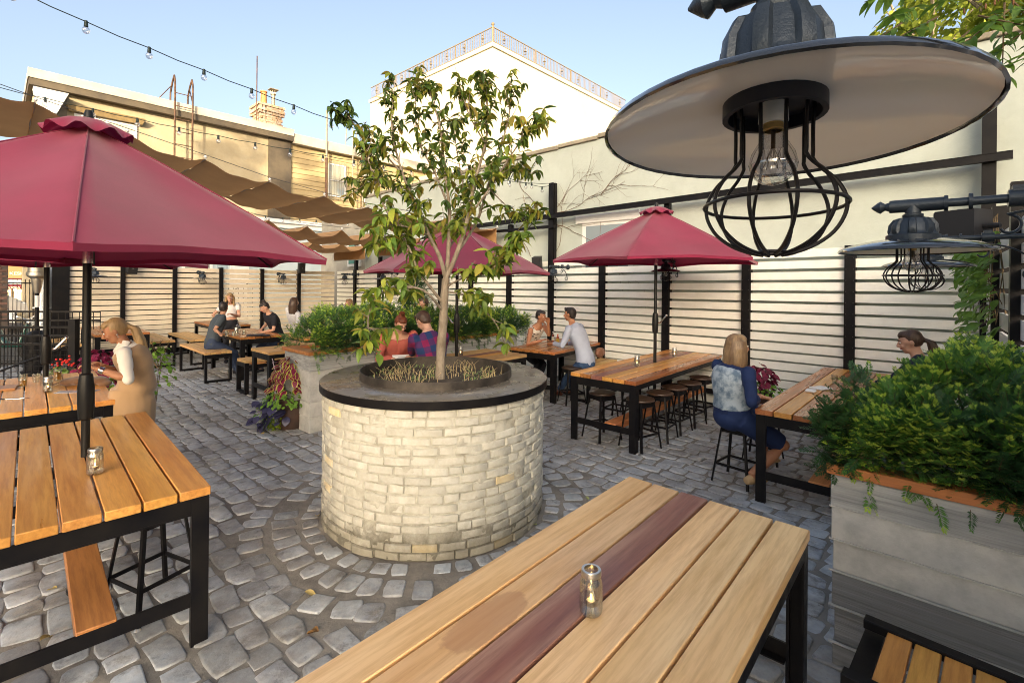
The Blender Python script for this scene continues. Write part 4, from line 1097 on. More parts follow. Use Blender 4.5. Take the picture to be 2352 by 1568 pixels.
yew('left bushy part of the yew hedge in the long concrete planter', (-2.62, 6.68), R(48.5), 1.9, .80, 1.03, lambda f: .62 * (1 - abs(f - .45) ** 2 * 1.4) + .05 * math.sin(f * 12), 4200, .14, .35, 32, 11, .03, .004)
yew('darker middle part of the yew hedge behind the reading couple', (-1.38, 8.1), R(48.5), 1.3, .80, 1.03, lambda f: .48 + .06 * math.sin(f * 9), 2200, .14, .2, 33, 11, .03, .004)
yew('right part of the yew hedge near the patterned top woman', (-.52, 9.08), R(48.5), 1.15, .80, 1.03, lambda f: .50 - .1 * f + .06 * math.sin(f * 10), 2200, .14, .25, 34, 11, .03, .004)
def conifer(label, p, h, r, n, seed):
    rr = random.Random(seed); t = thing('conifer', label, 'tree', p); sp = [sprig(10, .2, .035, .008) for _ in range(5)]
    pl_ = []
    for k in range(n):
        f = rr.random() ** .7; z = h * (1 - f) + .1; a = rr.uniform(0, 6.28); rad = r * f * rr.uniform(.6, 1.0)
        pl_.append((Vector((rad * math.cos(a), rad * math.sin(a), z)), Vector((math.cos(a), math.sin(a), rr.uniform(.4, 1.2))), rr.random(), rr.uniform(.7, 1.1), (0, 1 if rr.random() < .6 else 0)))
    scatter(t, 'foliage', sp, pl_, [m_yew_d, m_yew_m, m_yew_l, m_twig])
    q = MB(); q.tube([(0, 0, 0), (0, 0, h * .9)], [.03, .008], 6); q.build('trunk', m_twig, t)
conifer('narrow dark evergreen rising behind the yew hedge and the tree', (-2.25, 11.2, .8), 1.5, .5, 900, 5)

# ================================================================== THE SMALL TREE
m_bark = M('smooth_grey_bark', (.20, .16, .115), .85, 0, (.33, .28, .22), 22, .004, 60, grain=((.12, .09, .06), 20, .5), stretch=(1, 1, .35))
m_leafs = [M('leaf_green', (.15, .26, .04), .42, 0, (.21, .32, .055), 30, vary=.3, backlit=.42), M('leaf_yellow_green', (.42, .48, .06), .45, 0, (.28, .36, .05), 20, vary=.3, backlit=.45),
           M('leaf_dark', (.07, .14, .03), .38, 0, (.09, .17, .035), 30, vary=.3, backlit=.25), M('leaf_gold', (.45, .34, .06), .5, 0, (.3, .3, .05), 16, vary=.25, backlit=.4)]
tr = thing('small_tree', 'small leafy dogwood like tree growing out of the round brick planter', 'tree', (PL[0], PL[1], 1.15))
def leaf_mesh(L, W, curl, droop, mat, nm='leaf'):
    n = 6; vs, fs = [], []
    for i in range(n + 1):
        f = i / n; w = W * math.sin(math.pi * min(1, f * .97 + .03)) ** .8 * (1 - .3 * f); x = L * f; z = -droop * L * f * f
        for s_ in (-1, 0, 1): vs.append((x, s_ * w / 2, z + (curl * w if s_ else 0)))
    for i in range(n):
        a = i * 3; fs += [(a, a + 3, a + 4, a + 1), (a + 1, a + 4, a + 5, a + 2)]
    return pymesh(nm, vs, fs, mat, True)
LEAF = [[leaf_mesh(.105 * s_, .058 * s_, c, d, m) for (s_, c, d) in ((1, .25, .35), (.85, .4, .6), (1.1, .15, .2), (.7, .3, .8))] for m in m_leafs]
rt = random.Random(77); segs = MB(); leaf_pl = []; twigs = MB()
def D2L(px, py, dy=0.0):
    """a point of the tree read off the photograph, in the tree's own frame (metres)"""
    y = PL[1] + dy; a, b = (px - 1176) / 1112, (649 - py) / 1112
    x = (a * math.cos(R(.6)) - b * math.sin(R(.6))) * y; z = 2.08 + (a * math.sin(R(.6)) + b * math.cos(R(.6))) * y
    return Vector((x - PL[0], dy, z - 1.15))
def limb(pts, r0, r1, leafy=1.0):
    n = len(pts); fine = []
    for i in range(n - 1):
        for k in range(4):
            f = k / 4; p0 = pts[max(0, i - 1)]; p1, p2 = pts[i], pts[i + 1]; p3 = pts[min(n - 1, i + 2)]
            fine.append(.5 * ((2 * p1) + (p2 - p0) * f + (2 * p0 - 5 * p1 + 4 * p2 - p3) * f * f + (3 * p1 - p0 - 3 * p2 + p3) * f ** 3))
    fine.append(pts[-1]); m_ = len(fine)
    rs_ = [(r0 + (r1 - r0) * k / (m_ - 1)) * (1 + .06 * math.sin(k * 1.7)) for k in range(m_)]
    segs.tube(fine, rs_, 10 if r0 > .012 else 6)
    return fine
def whorl(p, n, size=1.0, col=None):
    a0 = rt.uniform(0, 6.28)
    for k in range(n):
        a = a0 + k * 6.28 / n + rt.uniform(-.4, .4); pitch = rt.uniform(-.35, 1.1)
        leaf_pl.append((p.copy(), a, pitch, size * rt.uniform(.75, 1.15), rt.uniform(-.5, .5)))
def twig(p, d, L, leaves=4):
    q = [p]; dd = d.normalized()
    for k in range(4):
        dd = (dd + Vector((rt.uniform(-.3, .3), rt.uniform(-.3, .3), rt.uniform(-.1, .25)))).normalized(); q.append(q[-1] + dd * L / 4)
    twigs.tube(q, [.0045, .004, .003, .0025, .002], 5)
    for k in (2, 3, 4):
        if rt.random() < .75: whorl(q[k], 2 if k < 4 else leaves)
    return q[-1]
TL = [  # (points as read from the photograph with depth offset, r0, r1)
    ([(1011, 874, 0), (1013, 800, 0), (1018, 740, 0), (1020, 690, 0), (1024, 640, .0)], .047, .036),
    ([(1024, 640, 0), (1010, 590, -.05), (985, 540, -.1), (960, 480, -.15), (925, 400, -.2), (900, 300, -.22), (905, 215, -.2)], .022, .005),
    ([(1024, 645, 0), (1030, 570, .05), (1032, 480, .05), (1020, 380, .1), (1010, 290, .1), (985, 205, .1)], .024, .005),
    ([(1024, 640, 0), (1050, 580, 0), (1075, 500, -.05), (1090, 420, -.1), (1115, 330, -.1), (1120, 250, -.1), (1110, 195, -.1)], .026, .005),
    ([(1050, 580, 0), (1095, 510, .15), (1120, 430, .2), (1150, 340, .25), (1170, 260, .25), (1172, 200, .25)], .016, .004),
    ([(1075, 500, -.05), (1120, 440, -.2), (1165, 370, -.25), (1200, 320, -.3), (1222, 300, -.3)], .012, .003),
    ([(1020, 700, 0), (985, 655, -.1), (960, 620, -.15), (935, 560, -.2), (880, 470, -.25), (850, 380, -.3), (832, 330, -.3)], .016, .004),
    ([(1018, 715, 0), (970, 665, -.25), (900, 662, -.35), (860, 690, -.42), (845, 740, -.45), (855, 785, -.45)], .013, .004),
    ([(1024, 660, 0), (1060, 640, -.1), (1110, 630, -.2), (1150, 600, -.25), (1180, 560, -.3)], .010, .003),
    ([(1026, 670, 0), (1075, 680, -.2), (1110, 710, -.3), (1140, 745, -.35), (1160, 790, -.35)], .009, .003),
    ([(985, 540, -.1), (930, 520, -.3), (880, 520, -.4), (860, 560, -.4)], .009, .003),
    ([(925, 400, -.2), (870, 340, -.15), (820, 290, -.1), (790, 270, -.1)], .009, .003),
    ([(1032, 480, .05), (1000, 400, .3), (960, 320, .35), (955, 240, .35), (960, 200, .35)], .012, .003),
    ([(1090, 420, -.1), (1140, 400, .1), (1190, 395, .2), (1215, 400, .2)], .008, .003),
    ([(1115, 330, -.1), (1080, 270, -.2), (1060, 215, -.2)], .008, .003),
    ([(1030, 570, .05), (1060, 520, .35), (1065, 440, .45), (1050, 350, .45), (1040, 280, .4)], .012, .003),
    ([(960, 480, -.15), (900, 430, .1), (860, 400, .2), (838, 420, .2)], .009, .003),
    ([(1120, 430, .2), (1160, 470, .1), (1195, 500, .1), (1220, 495, .1)], .007, .003),
]
for spec, r0, r1 in TL:
    fine = limb([D2L(*p_) for p_ in spec], r0, r1)
    if r0 > .04: continue
    for i, p_ in enumerate(fine):
        f = i / len(fine)
        if f < .22 or (p_.z < .75 and rt.random() < .5): continue
        d_ = (fine[min(i + 1, len(fine) - 1)] - fine[max(0, i - 1)]).normalized()
        for _ in range(3 if rt.random() < .5 else 2):
            if rt.random() < .74:
                out = Vector((rt.uniform(-1, 1), rt.uniform(-1, 1), rt.uniform(-.2, .8))) + d_ * .6
                twig(p_, out, rt.uniform(.10, .24), rt.choice((3, 4, 4)))
    whorl(fine[-1], 5); whorl(fine[-3], 4)
segs.build('trunk', m_bark, tr, True)
o = twigs.build('twigs', m_bark, tr); o['kind'] = 'stuff'
def leafmat(p, a, pitch, sc_, roll):
    return Matrix.Translation(p) @ Matrix.Rotation(a, 4, 'Z') @ Matrix.Rotation(pitch, 4, 'Y') @ Matrix.Rotation(roll, 4, 'X') @ Matrix.Scale(sc_, 4)
leaf_pl.sort(key=lambda q: q[0].y - q[3] * .3)
fv, ff, fm = [], [], []
for i, (p_, a, pitch, sc_, roll) in enumerate(leaf_pl):
    h = p_.z; r_ = rt.random()
    low = h < 1.55
    ci = (1 if r_ < .5 else 3 if r_ < .58 else 0) if low else (2 if r_ < .22 else 1 if r_ < .56 else 3 if r_ < .72 else 0)  # glare on the upper crown put into colour: more gold leaves there
    if p_.x < -.75 and h > 2.2: ci = 2 if r_ < .6 else 0
    me = LEAF[ci][rt.randrange(4)]; mw = leafmat(p_, a, pitch, sc_ * (1.2 if low else 1.0), roll)
    if i < 296:
        o = put('leaf', me, tr); o.matrix_local = mw
    else:
        k = len(fv); fv += [tuple(mw @ v_.co) for v_ in me.vertices]; ff += [tuple(j + k for j in p2.vertices) for p2 in me.polygons]; fm += [ci] * len(me.polygons)
me = pymesh('leaves', fv, ff, m_leafs, True); me.polygons.foreach_set('material_index', fm); o = put('leaves', me, tr); o['kind'] = 'stuff'

# dry plants round the trunk
m_dry = M('dry_stem', (.42, .32, .16), .8, 0, (.55, .45, .24), 20); m_herb = M('low_herb', (.16, .25, .07), .6, 0, (.26, .33, .12), 20, backlit=.3)
dp = thing('dry_plants', 'straw coloured dry stems and small green herbs inside the round planter', 'plants', (PL[0], PL[1], 1.16)); dp['kind'] = 'stuff'
rd = random.Random(9); q = MB(); q2 = MB()
for k in range(300):
    a = rd.uniform(0, 6.28); r_ = .62 * math.sqrt(rd.random()); x, y = r_ * math.cos(a), r_ * math.sin(a)
    if noise.noise(Vector((x * 3, y * 3, 4))) < -.12: continue
    h = rd.uniform(.04, .13); q.tube([(x, y, 0), (x + rd.uniform(-.02, .02), y + rd.uniform(-.02, .02), h * .6), (x + rd.uniform(-.05, .05), y + rd.uniform(-.05, .05), h)], [.0028, .002, .0012], 4)
for k in range(900):
    a = rd.uniform(0, 6.28); r_ = .62 * math.sqrt(rd.random()); x, y, z = r_ * math.cos(a), r_ * math.sin(a), rd.uniform(0, .07)
    if noise.noise(Vector((x * 4, y * 4, 9))) < 0: continue
    b = rd.uniform(0, 6.28); l = rd.uniform(.015, .035); d = Vector((math.cos(b) * l, math.sin(b) * l, rd.uniform(-.01, .03))); w = Vector((-d.y, d.x, 0)) * .28
    p_ = Vector((x, y, z)); q2.poly([p_, p_ + d * .5 + w, p_ + d, p_ + d * .5 - w])
o = q.build('stems', m_dry, dp); o = q2.build('herbs', m_herb, dp)

# ================================================================== POTTED COLEUS AND FRIENDS
m_col = M('coleus_leaf', (.26, .012, .05), .5, 0, (.12, .008, .03), 25, backlit=.25, vary=.2); m_cole = M('coleus_edge', (.45, .42, .08), .5); m_blue = M('purple_vine_leaf', (.03, .028, .075), .4, 0, (.05, .05, .11), 20)
m_lime = M('lime_leaf', (.20, .36, .04), .5, 0, (.12, .26, .03), 16, backlit=.3); m_lime2 = M('creeping_jenny', (.28, .38, .03), .5, backlit=.3); m_pot = M('rusty_brown_pot', (.07, .038, .028), .55, 0, (.045, .028, .022), 5, .001, 30)
def broad(L, W, edge=True):
    vs, fs, mi = [], [], []; n = 5
    for i in range(n + 1):
        f = i / n; w = W * math.sin(math.pi * (f * .94 + .04)) ** .8
        for s_, q_ in ((-1, 1), (-.72, 1), (0, 0), (.72, 1), (1, 1)): vs.append((L * f, s_ * w / 2, -.3 * L * f * f + q_ * .12 * w))
    for i in range(n):
        for k in range(4): a = i * 5 + k; fs.append((a, a + 5, a + 6, a + 1)); mi.append(1 if k in (0, 3) and edge else 0)
    return vs, fs, mi
def leafset(parent, name, pts, L, W, mats, edge=False, seed=1):
    rr = random.Random(seed); V, F_, Mi = [], [], []; bv, bf, bm_ = broad(L, W, edge)
    for p_, out in pts:
        a = math.atan2(out.y, out.x) + rr.uniform(-.6, .6); m = leafmat(p_, a, rr.uniform(-.1, .9), rr.uniform(.6, 1.15), rr.uniform(-.5, .5)); k = len(V)
        V += [tuple(m @ Vector(v_)) for v_ in bv]; F_ += [tuple(j + k for j in f) for f in bf]; Mi += bm_
    me = pymesh(name, V, F_, mats, True); me.polygons.foreach_set('material_index', Mi); o = put(name, me, parent); o['kind'] = 'stuff'; return o
def dome(c, r, h, n, rr): 
    out = []
    for k in range(n):
        a = rr.uniform(0, 6.28); b = rr.random(); d = Vector((math.cos(a) * math.sqrt(1 - b * b), math.sin(a) * math.sqrt(1 - b * b), b))
        s_ = rr.uniform(.75, 1); out.append((Vector(c) + Vector((d.x * r * s_, d.y * r * s_, d.z * h * s_)), d))
    return out
rr = random.Random(8)
cp = thing('potted_coleus', 'dark pot of magenta coleus with lime and purple trailing leaves beside the concrete planter', 'potted plant', (-3.10, 6.88, 0))
q = MB(); q.lathe([(0, 0), (.17, 0), (.185, .05), (.19, .3), (.2, .31), (.205, .33), (.2, .35), (.21, .4), (.22, .42), (.205, .42), (.19, .38), (0, .38)], 32); q.build('pot', m_pot, cp, True)
leafset(cp, 'coleus_leaves', dome((-.03, .02, .5), .25, .52, 230, rr), .125, .085, [m_col, m_cole], True, 2)
lp = dome((-.05, -.1, .36), .3, .2, 230, rr) + [(Vector((-.28 + rr.uniform(-.1, .15), -.12 + rr.uniform(-.15, .1), rr.uniform(.03, .35))), Vector((-1, -.6, 0))) for _ in range(150)] + [(Vector((.12 + k * .012, -.05 - k * .002, .42 + k * .006 + rr.uniform(-.04, .04))), Vector((1, 0, .2))) for k in range(34)]
leafset(cp, 'lime_leaves', lp, .055, .042, [m_lime, m_lime], False, 3)
leafset(cp, 'purple_leaves', [(Vector((rr.uniform(-.42, .05), rr.uniform(-.34, -.12), rr.uniform(.12, .42))), Vector((-.5, -1, 0))) for _ in range(34)], .14, .12, [m_blue, m_blue], False, 4)
leafset(cp, 'trailing_leaves', [(Vector((-.16 + rr.uniform(-.09, .09), -.2 + rr.uniform(-.05, .05), rr.uniform(.0, .3))), Vector((-.3, -1, 0))) for _ in range(160)], .028, .024, [m_lime2, m_lime2], False, 5)
q = MB()
for (x, y, h) in ((-.22, -.1, .98), (-.1, -.15, .9), (.1, .0, 1.1), (.2, 0, .92)): 
    q.tube([(x * .5, y * .5, .5), (x, y, h - .12), (x * 1.1, y, h)], .003, 5)
    for k in range(14): q.ball((x * (1 + .1 * k / 14) + rr.uniform(-.008, .008), y + rr.uniform(-.008, .008), h - .13 + k * .01), .006, 5, 4)
q.build('flower_spikes', M('pale_lilac', (.5, .42, .5), .6), cp)
def potted(label, p, h, r, n, seed, lime=True, col=m_col):
    rr = random.Random(seed); t = thing('potted_coleus', label, 'potted plant', p)
    q = MB(); q.lathe([(0, 0), (.15, 0), (.18, .34), (.19, .36), (.17, .36), (0, .33)], 24); q.build('pot', m_pot, t, True)
    leafset(t, 'coleus_leaves', dome((0, 0, .42), r, h, n, rr), .11, .075, [col, m_col], True, seed)
    if lime: leafset(t, 'green_leaves', dome((.05, -.05, .36), r * 1.25, h * .4, int(n * .8), rr), .06, .045, [m_lime, m_lime], False, seed + 1)
    return t
pp = G(5.6, 3.05); potted('dark red coleus in a pot between the two right hand tables', (3.55, 6.95, .2), .34, .22, 130, 12)
potted('red coleus pot with trailing lime vine behind the left umbrella pole', (-6.3, 7.45, 0), .60, .36, 260, 13)
rr = random.Random(5)
t = thing('lime_vine', 'loose lime green vine by the ponytailed woman arm', 'plant', (-5.35, 7.3, .2)); leafset(t, 'leaves', dome((0, 0, .2), .26, .75, 120, rr), .075, .055, [m_lime, m_lime], False, 31)
q = MB()
for k in range(7): q.tube([(0, 0, 0), (rr.uniform(-.15, .15), rr.uniform(-.1, .1), .5), (rr.uniform(-.25, .25), rr.uniform(-.15, .15), .95)], .004, 5)
q.build('stems', m_twig, t)
t = thing('red_geranium', 'small red geranium flowers by the railing on the left', 'potted plant', (-6.75, 7.3, .1)); q = MB()
for k in range(26): a = rr.uniform(0, 6.28); q.ball((rr.gauss(0, .12), rr.gauss(0, .06), .72 + rr.gauss(0, .04)), .016, 6, 5)
q.build('flowers', M('red_petal', (.6, .02, .01), .5), t); leafset(t, 'leaves', dome((0, 0, .3), .26, .38, 110, rr), .07, .06, [MATS['leaf_green'], MATS['leaf_green']], False, 41)

# ivy over the short white fence
m_ivy = M('ivy_leaf', (.16, .30, .05), .5, 0, (.09, .19, .03), 12, backlit=.3)
iv = thing('ivy', 'bright green ivy spilling over the corner of the short white fence', 'climbing plant', tuple(EF(.5, 0, 0))); pts = []
ri = random.Random(15)
for k in range(420):
    s_ = ri.uniform(.1, 2.5); z = 2.72 - .08 * s_ + ri.uniform(-.35, .12) - (ri.random() ** 2) * (.9 if s_ > .9 else .3); p_ = EF(s_, .06 + ri.random() * .22, z) - EF(.5, 0, 0); pts.append((p_, EFN + Vector((ri.uniform(-.6, .6), ri.uniform(-.6, .6), -.3))))
leafset(iv, 'leaves', pts, .11, .085, [m_ivy, m_ivy], False, 16)
q = MB()
for k in range(16):
    s_ = ri.uniform(.2, 2.4); a = EF(s_, .08, 2.75) - EF(.5, 0, 0); q.tube([a, a + Vector((ri.uniform(-.1, .1), ri.uniform(-.1, .1), -.5)), a + Vector((ri.uniform(-.2, .2), ri.uniform(-.2, .2), -1.0))], .004, 5)
q.build('stems', m_twig, iv)
# overhanging branch with pinnate leaves top right, and street trees behind the wall end
def bigleaves(t, pts, L, W, mats, seed): return leafset(t, 'leaves', pts, L, W, [mats, mats], False, seed)
ob = thing('overhanging_branch', 'leafy branch with long green leaflets and brown seed clusters at the top right', 'branch', (2.6, 2.6, 3.6)); ro = random.Random(18); pts = []; q = MB(); q3 = MB()
for k in range(15):
    a = Vector((ro.uniform(-.25, .75), ro.uniform(-.1, .5), ro.uniform(-.02, .32))); d = Vector((ro.uniform(-1, .1), ro.uniform(-.5, .2), ro.uniform(-.75, -.1))).normalized(); q.tube([a, a + d * .25, a + d * .5], [.006, .004, .002], 5)
    for j in range(9):
        for s_ in (-1, 1): pts.append((a + d * (.06 + .05 * j), Vector((-d.y * s_, d.x * s_, -.2)) + d * .6))
for k in range(26): a = Vector((.0 + ro.gauss(0, .06), ro.gauss(0, .04), .1 + ro.gauss(0, .06))); q3.ball(a, (.005, .005, .018), 6, 5)
q.tube([(-.35, .1, .25), (.1, .1, .35), (.5, .1, .42), (1.1, .1, .5)], [.006, .012, .018, .024], 8)
o = q.build('twigs', m_twig, ob); o['kind'] = 'stuff'; q3.build('seed_clusters', M('dry_seed', (.16, .07, .03), .8), ob); bigleaves(ob, pts, .12, .045, M('ash_leaflet', (.13, .24, .03), .5, 0, (.07, .15, .02), 9, backlit=.4), 19)
def street_tree(label, p, h, r, n, seed, zc=.6, mat=None, clumps=38, cs=(.18, .4), lf=.17):
    rr = random.Random(seed); t = thing('street_tree', label, 'tree', p); mat = mat or M('sunlit_leaf', (.33, .36, .04), .6, 0, (.20, .27, .03), .8, backlit=.35)
    q = MB(); q.tube([(0, 0, 0), (.1, 0, h * .5), (0, .1, h * .85)], [.2, .14, .04], 10)
    for k in range(9): a = rr.uniform(0, 6.28); q.tube([(0, 0, h * rr.uniform(.35, .7)), (r * .4 * math.cos(a), r * .4 * math.sin(a), h * .75), (r * .8 * math.cos(a), r * .8 * math.sin(a), h * rr.uniform(.7, .95))], [.07, .04, .015], 6)
    q.build('trunk', m_bark, t); pts = []
    cl = [(Vector((rr.gauss(0, r * .42), rr.gauss(0, r * .42), h * zc + rr.gauss(0, h * .2))), r * rr.uniform(*cs)) for _ in range(clumps)]
    for k in range(n):
        c, cr_ = rr.choice(cl); d = Vector((rr.gauss(0, 1), rr.gauss(0, 1), rr.gauss(0, 1))).normalized(); pts.append((c + d * cr_ * rr.uniform(.5, 1), d))
    o = leafset(t, 'crown', pts, lf, lf * .65, [mat, mat], False, seed); return t
street_tree('sunlit yellow green tree behind the right end of the stucco wall', (9.9, 8.2, 0), 9.0, 2.6, 12000, 51, .62)
street_tree('tall yellow green tree top peeking above the big lamp shade', (11.8, 13.6, 0), 12.4, 1.7, 5000, 52, .72)
street_tree('second sunlit tree filling the gap at the far right edge', (10.0, 5.6, 0), 8.0, 2.2, 7000, 53, .5)
# ================================================================== PEOPLE
def W(px, py, Y):
    """where a point seen in the photograph at distance Y stands in the yard"""
    a, b = (px - 1176) / 1112, (649 - py) / 1112; c_, s_ = math.cos(R(.6)), math.sin(R(.6))
    return Vector(((a * c_ - b * s_) * Y, Y, 2.08 + (a * s_ + b * c_) * Y))
def remeshed(mb, name, mat, vox, smooth_it, parent, wr=0.0, ws=9.0, mats=None, pick=None):
    me = mb.mesh(name + '_raw', mat); o = bpy.data.objects.new(name, me); COL.objects.link(o)
    m1 = o.modifiers.new('r', 'REMESH'); m1.mode = 'VOXEL'; m1.voxel_size = vox; m1.adaptivity = 0
    m2 = o.modifiers.new('s', 'SMOOTH'); m2.iterations = smooth_it; m2.factor = .5
    dg = bpy.context.evaluated_depsgraph_get(); new = bpy.data.meshes.new_from_object(o.evaluated_get(dg)); o.modifiers.clear(); o.data = new; bpy.data.meshes.remove(me)
    new.name = name; o.name = name; new.materials.clear()
    for m_ in (mats or [mat]): new.materials.append(m_)
    if wr:
        ns = [v.normal.copy() for v in new.vertices]
        for v, n_ in zip(new.vertices, ns):
            p_ = v.co; f = noise.noise(Vector((p_.x * ws, p_.y * ws, p_.z * ws * .55)) + Vector((noise.noise(p_ * 4) * 1.5,) * 3))
            v.co = p_ + n_ * wr * (f * 1.6)
    if pick:
        for pl_ in new.polygons: pl_.material_index = pick(pl_.center)
    new.polygons.foreach_set('use_smooth', [True] * len(new.polygons)); o.parent = parent; return o
def ik(a, b, la, lb, pole):
    d = b - a; L = d.length
    if L > (la + lb) * .995: b = a + d * ((la + lb) * .995 / L); d = b - a; L = d.length
    x = (la * la - lb * lb + L * L) / (2 * L); h = math.sqrt(max(0, la * la - x * x)); u = d / L; q = pole - u * pole.dot(u)
    if q.length < 1e-4: q = u.orthogonal()
    return a + u * x + q.normalized() * h, b
def skinm(n, c): return M('skin_' + n, c, .5, 0, (c[0] * .86, c[1] * .8, c[2] * .78), 14, subs=.08)
m_eyew = M('eye_white', (.7, .68, .65), .2); m_iris = M('iris', (.03, .018, .01), .1); m_lip = M('lips', (.38, .10, .09), .4); m_lash = M('brow', (.05, .03, .02), .8)
def hairm(n, a, b): return M('hair_' + n, a, .42, 0, b, 7, .0012, 60, stretch=(2.5, 2.5, .35), grain=((a[0] * .45, a[1] * .45, a[2] * .45), 26, .5))
def person(label, pelvis, face, head, hands, feet, skin, hair_mat, yaw=0, pitch=0, roll=0, s=1.0, shirt=None, pants=None, sleeve=.5, pleg=1.0, shoes=None, shoe_h=.07,
           hair='short', slim=1.0, elbow_out=(1, 1), top_low=None, coat=None, glasses=False, voxel=.0095, neckline=.47, vest=None, group='guests in the courtyard', knees=None, curl=(.5, .5), skirt=None, wr=.004):
    """face: compass angle of the chest (0 = +x). hands, feet: (left, right) world points"""
    t = thing('person', label, 'person', (pelvis.x, pelvis.y, 0), face - R(90), group)
    inv = Matrix.Rotation(-(face - R(90)), 4, 'Z') @ Matrix.Translation((-pelvis.x, -pelvis.y, 0)); Lc = lambda p: inv @ Vector(p)
    P, Hd = Lc(pelvis), Lc(head); Hm = Matrix.Rotation(yaw, 3, 'Z') @ Matrix.Rotation(-pitch, 3, 'X') @ Matrix.Rotation(roll, 3, 'Y')
    neck = Hd + Hm @ Vector((0, -.025, -.105 * s)) + Vector((0, -.01, -.045 * s)); ax = (neck - P); TL_ = ax.length; ax.normalize()
    side = Vector((1, 0, 0)); side = (side - ax * side.dot(ax)).normalized(); fw = ax.cross(side) * -1
    if fw.y < 0: fw = -fw
    k = s * slim
    def sp(f, w=0, d=0): 
        bend = math.sin(math.pi * min(1, f)) * .035
        return P + ax * (TL_ * f) + side * w + fw * (d - bend)
    tor = [(-.20, .10, .085), (-.12, .150, .115), (0, .172, .125), (.14, .160, .115), (.3, .138, .10), (.5, .152, .112), (.68, .170, .118), (.82, .172, .105), (.9, .135, .085), (.97, .075, .065), (1.02, .055, .055)]
    shc = sp(.87); sh = [shc - side * (.185 * k), shc + side * (.185 * k)]
    hp = [P - side * .095 * k, P + side * .095 * k]; hp = [h - ax * .03 for h in hp]
    arms = []
    for i in (0, 1):
        sx = -1 if i == 0 else 1; h = Lc(hands[i]); e, h = ik(sh[i], h, .285 * s, .26 * s, Vector((sx * .6 * elbow_out[i], -.4, -.9))); arms.append((sh[i], e, h))
    legs = []
    for i in (0, 1):
        sx = -1 if i == 0 else 1; f = Lc(feet[i]) + Vector((0, -.05, .08)); kn, f = ik(hp[i], f, .43 * s, .42 * s, Vector((sx * .15, 1, .35))); legs.append((hp[i], kn, f))
    B = MB()
    def torso(mb, f0, f1, inf, dep=0):
        rr_ = [(f, w, d) for f, w, d in tor if f0 <= f <= f1]
        mb.tube([sp(f) for f, w, d in rr_], [w * k + inf for f, w, d in rr_], 20, ry=[d * k + inf + dep for f, w, d in rr_], up=side)
    torso(B, -.2, 1.02, 0)
    B.tube([sp(.9), neck, Hd + Hm @ Vector((0, -.015, -.05 * s))], [.062 * k, .053 * k, .05 * k], 14)
    HM4 = Hm.to_4x4()
    B.ball(Hd + Hm @ Vector((0, -.008, .018)) * s, (.074 * s, .093 * s, .098 * s), 20, 14, HM4)
    B.ball(Hd + Hm @ Vector((0, .022, -.045)) * s, (.056 * s, .062 * s, .066 * s), 16, 10, HM4)
    B.ball(Hd + Hm @ Vector((0, .052, -.085)) * s, (.027 * s, .025 * s, .022 * s), 12, 8, HM4)
    B.tube([Hd + Hm @ Vector(q) * s for q in ((0, .084, .018), (0, .098, -.006), (0, .106, -.022), (0, .088, -.034))], [.009 * s, .012 * s, .0155 * s, .013 * s], 8)
    for sx in (-1, 1):
        B.ball(Hd + Hm @ Vector((sx * .076, -.008, -.005)) * s, (.010 * s, .018 * s, .03 * s), 8, 6, HM4)
        B.ball(Hd + Hm @ Vector((sx * .036, .062, -.028)) * s, (.022 * s, .022 * s, .022 * s), 8, 6)
    def hand(mb, e, h, cu, sx):
        d = (h - e).normalized(); n_ = Vector((0, 0, -1)); n_ = (n_ - d * n_.dot(d)); n_ = n_.normalized() if n_.length > .1 else Vector((0, 1, 0)); c = d.cross(n_)
        if c.x * sx > 0: c = -c                             # thumb side points inward
        mb.tube([h - d * .015, h + d * .025, h + d * .065, h + d * .09], [.026 * s, .034 * s, .040 * s, .036 * s], 12, ry=[.019 * s, .017 * s, .016 * s, .012 * s], up=c)
        for j in range(4):
            b = h + d * .082 * s + c * (.028 - .0185 * j) * s; L_ = (.072, .080, .074, .058)[j] * s; a1, a2 = cu * .7, cu * 1.6
            d1 = (d * math.cos(a1) + n_ * math.sin(a1)); d2 = (d * math.cos(a2) + n_ * math.sin(a2))
            mb.tube([b - d * .02, b, b + d1 * L_ * .5, b + d1 * L_ * .5 + d2 * L_ * .5], [.0095 * s, .0095 * s, .009 * s, .0075 * s], 8)
        b = h + c * .03 * s + d * .02; mb.tube([b - c * .01, b + (c * .5 + d).normalized() * .035 * s, b + (c * .35 + d + n_ * .4).normalized() * .065 * s], [.012 * s, .0105 * s, .0085 * s], 8)
    for i, (a, e, h) in enumerate(arms):
        B.tube([a, a.lerp(e, .45), e, e.lerp(h, .3), h], [.05 * k, .045 * k, .036 * k, .038 * k, .025 * k], 12); B.ball(a, .052 * k, 12, 8)
        hand(B, e, h, curl[i], -1 if i == 0 else 1)
    for i, (a, kn, f) in enumerate(legs):
        B.tube([a, a.lerp(kn, .5), kn, kn.lerp(f, .35), f], [.082 * k, .072 * k, .052 * k, .053 * k, .034 * k], 14); B.ball(kn, .052 * k)
        fd = Vector((0, 1, 0)); B.tube([f + Vector((0, -.05, -.045)), f + Vector((0, 0, -.035)), f + Vector((0, .1, -.055)), f + Vector((0, .17, -.062))], [.032, .038, .042, .028], 12, ry=[.03, .042, .026, .016], up=(1, 0, 0))
    remeshed(B, 'body', skin, voxel, 3, t)
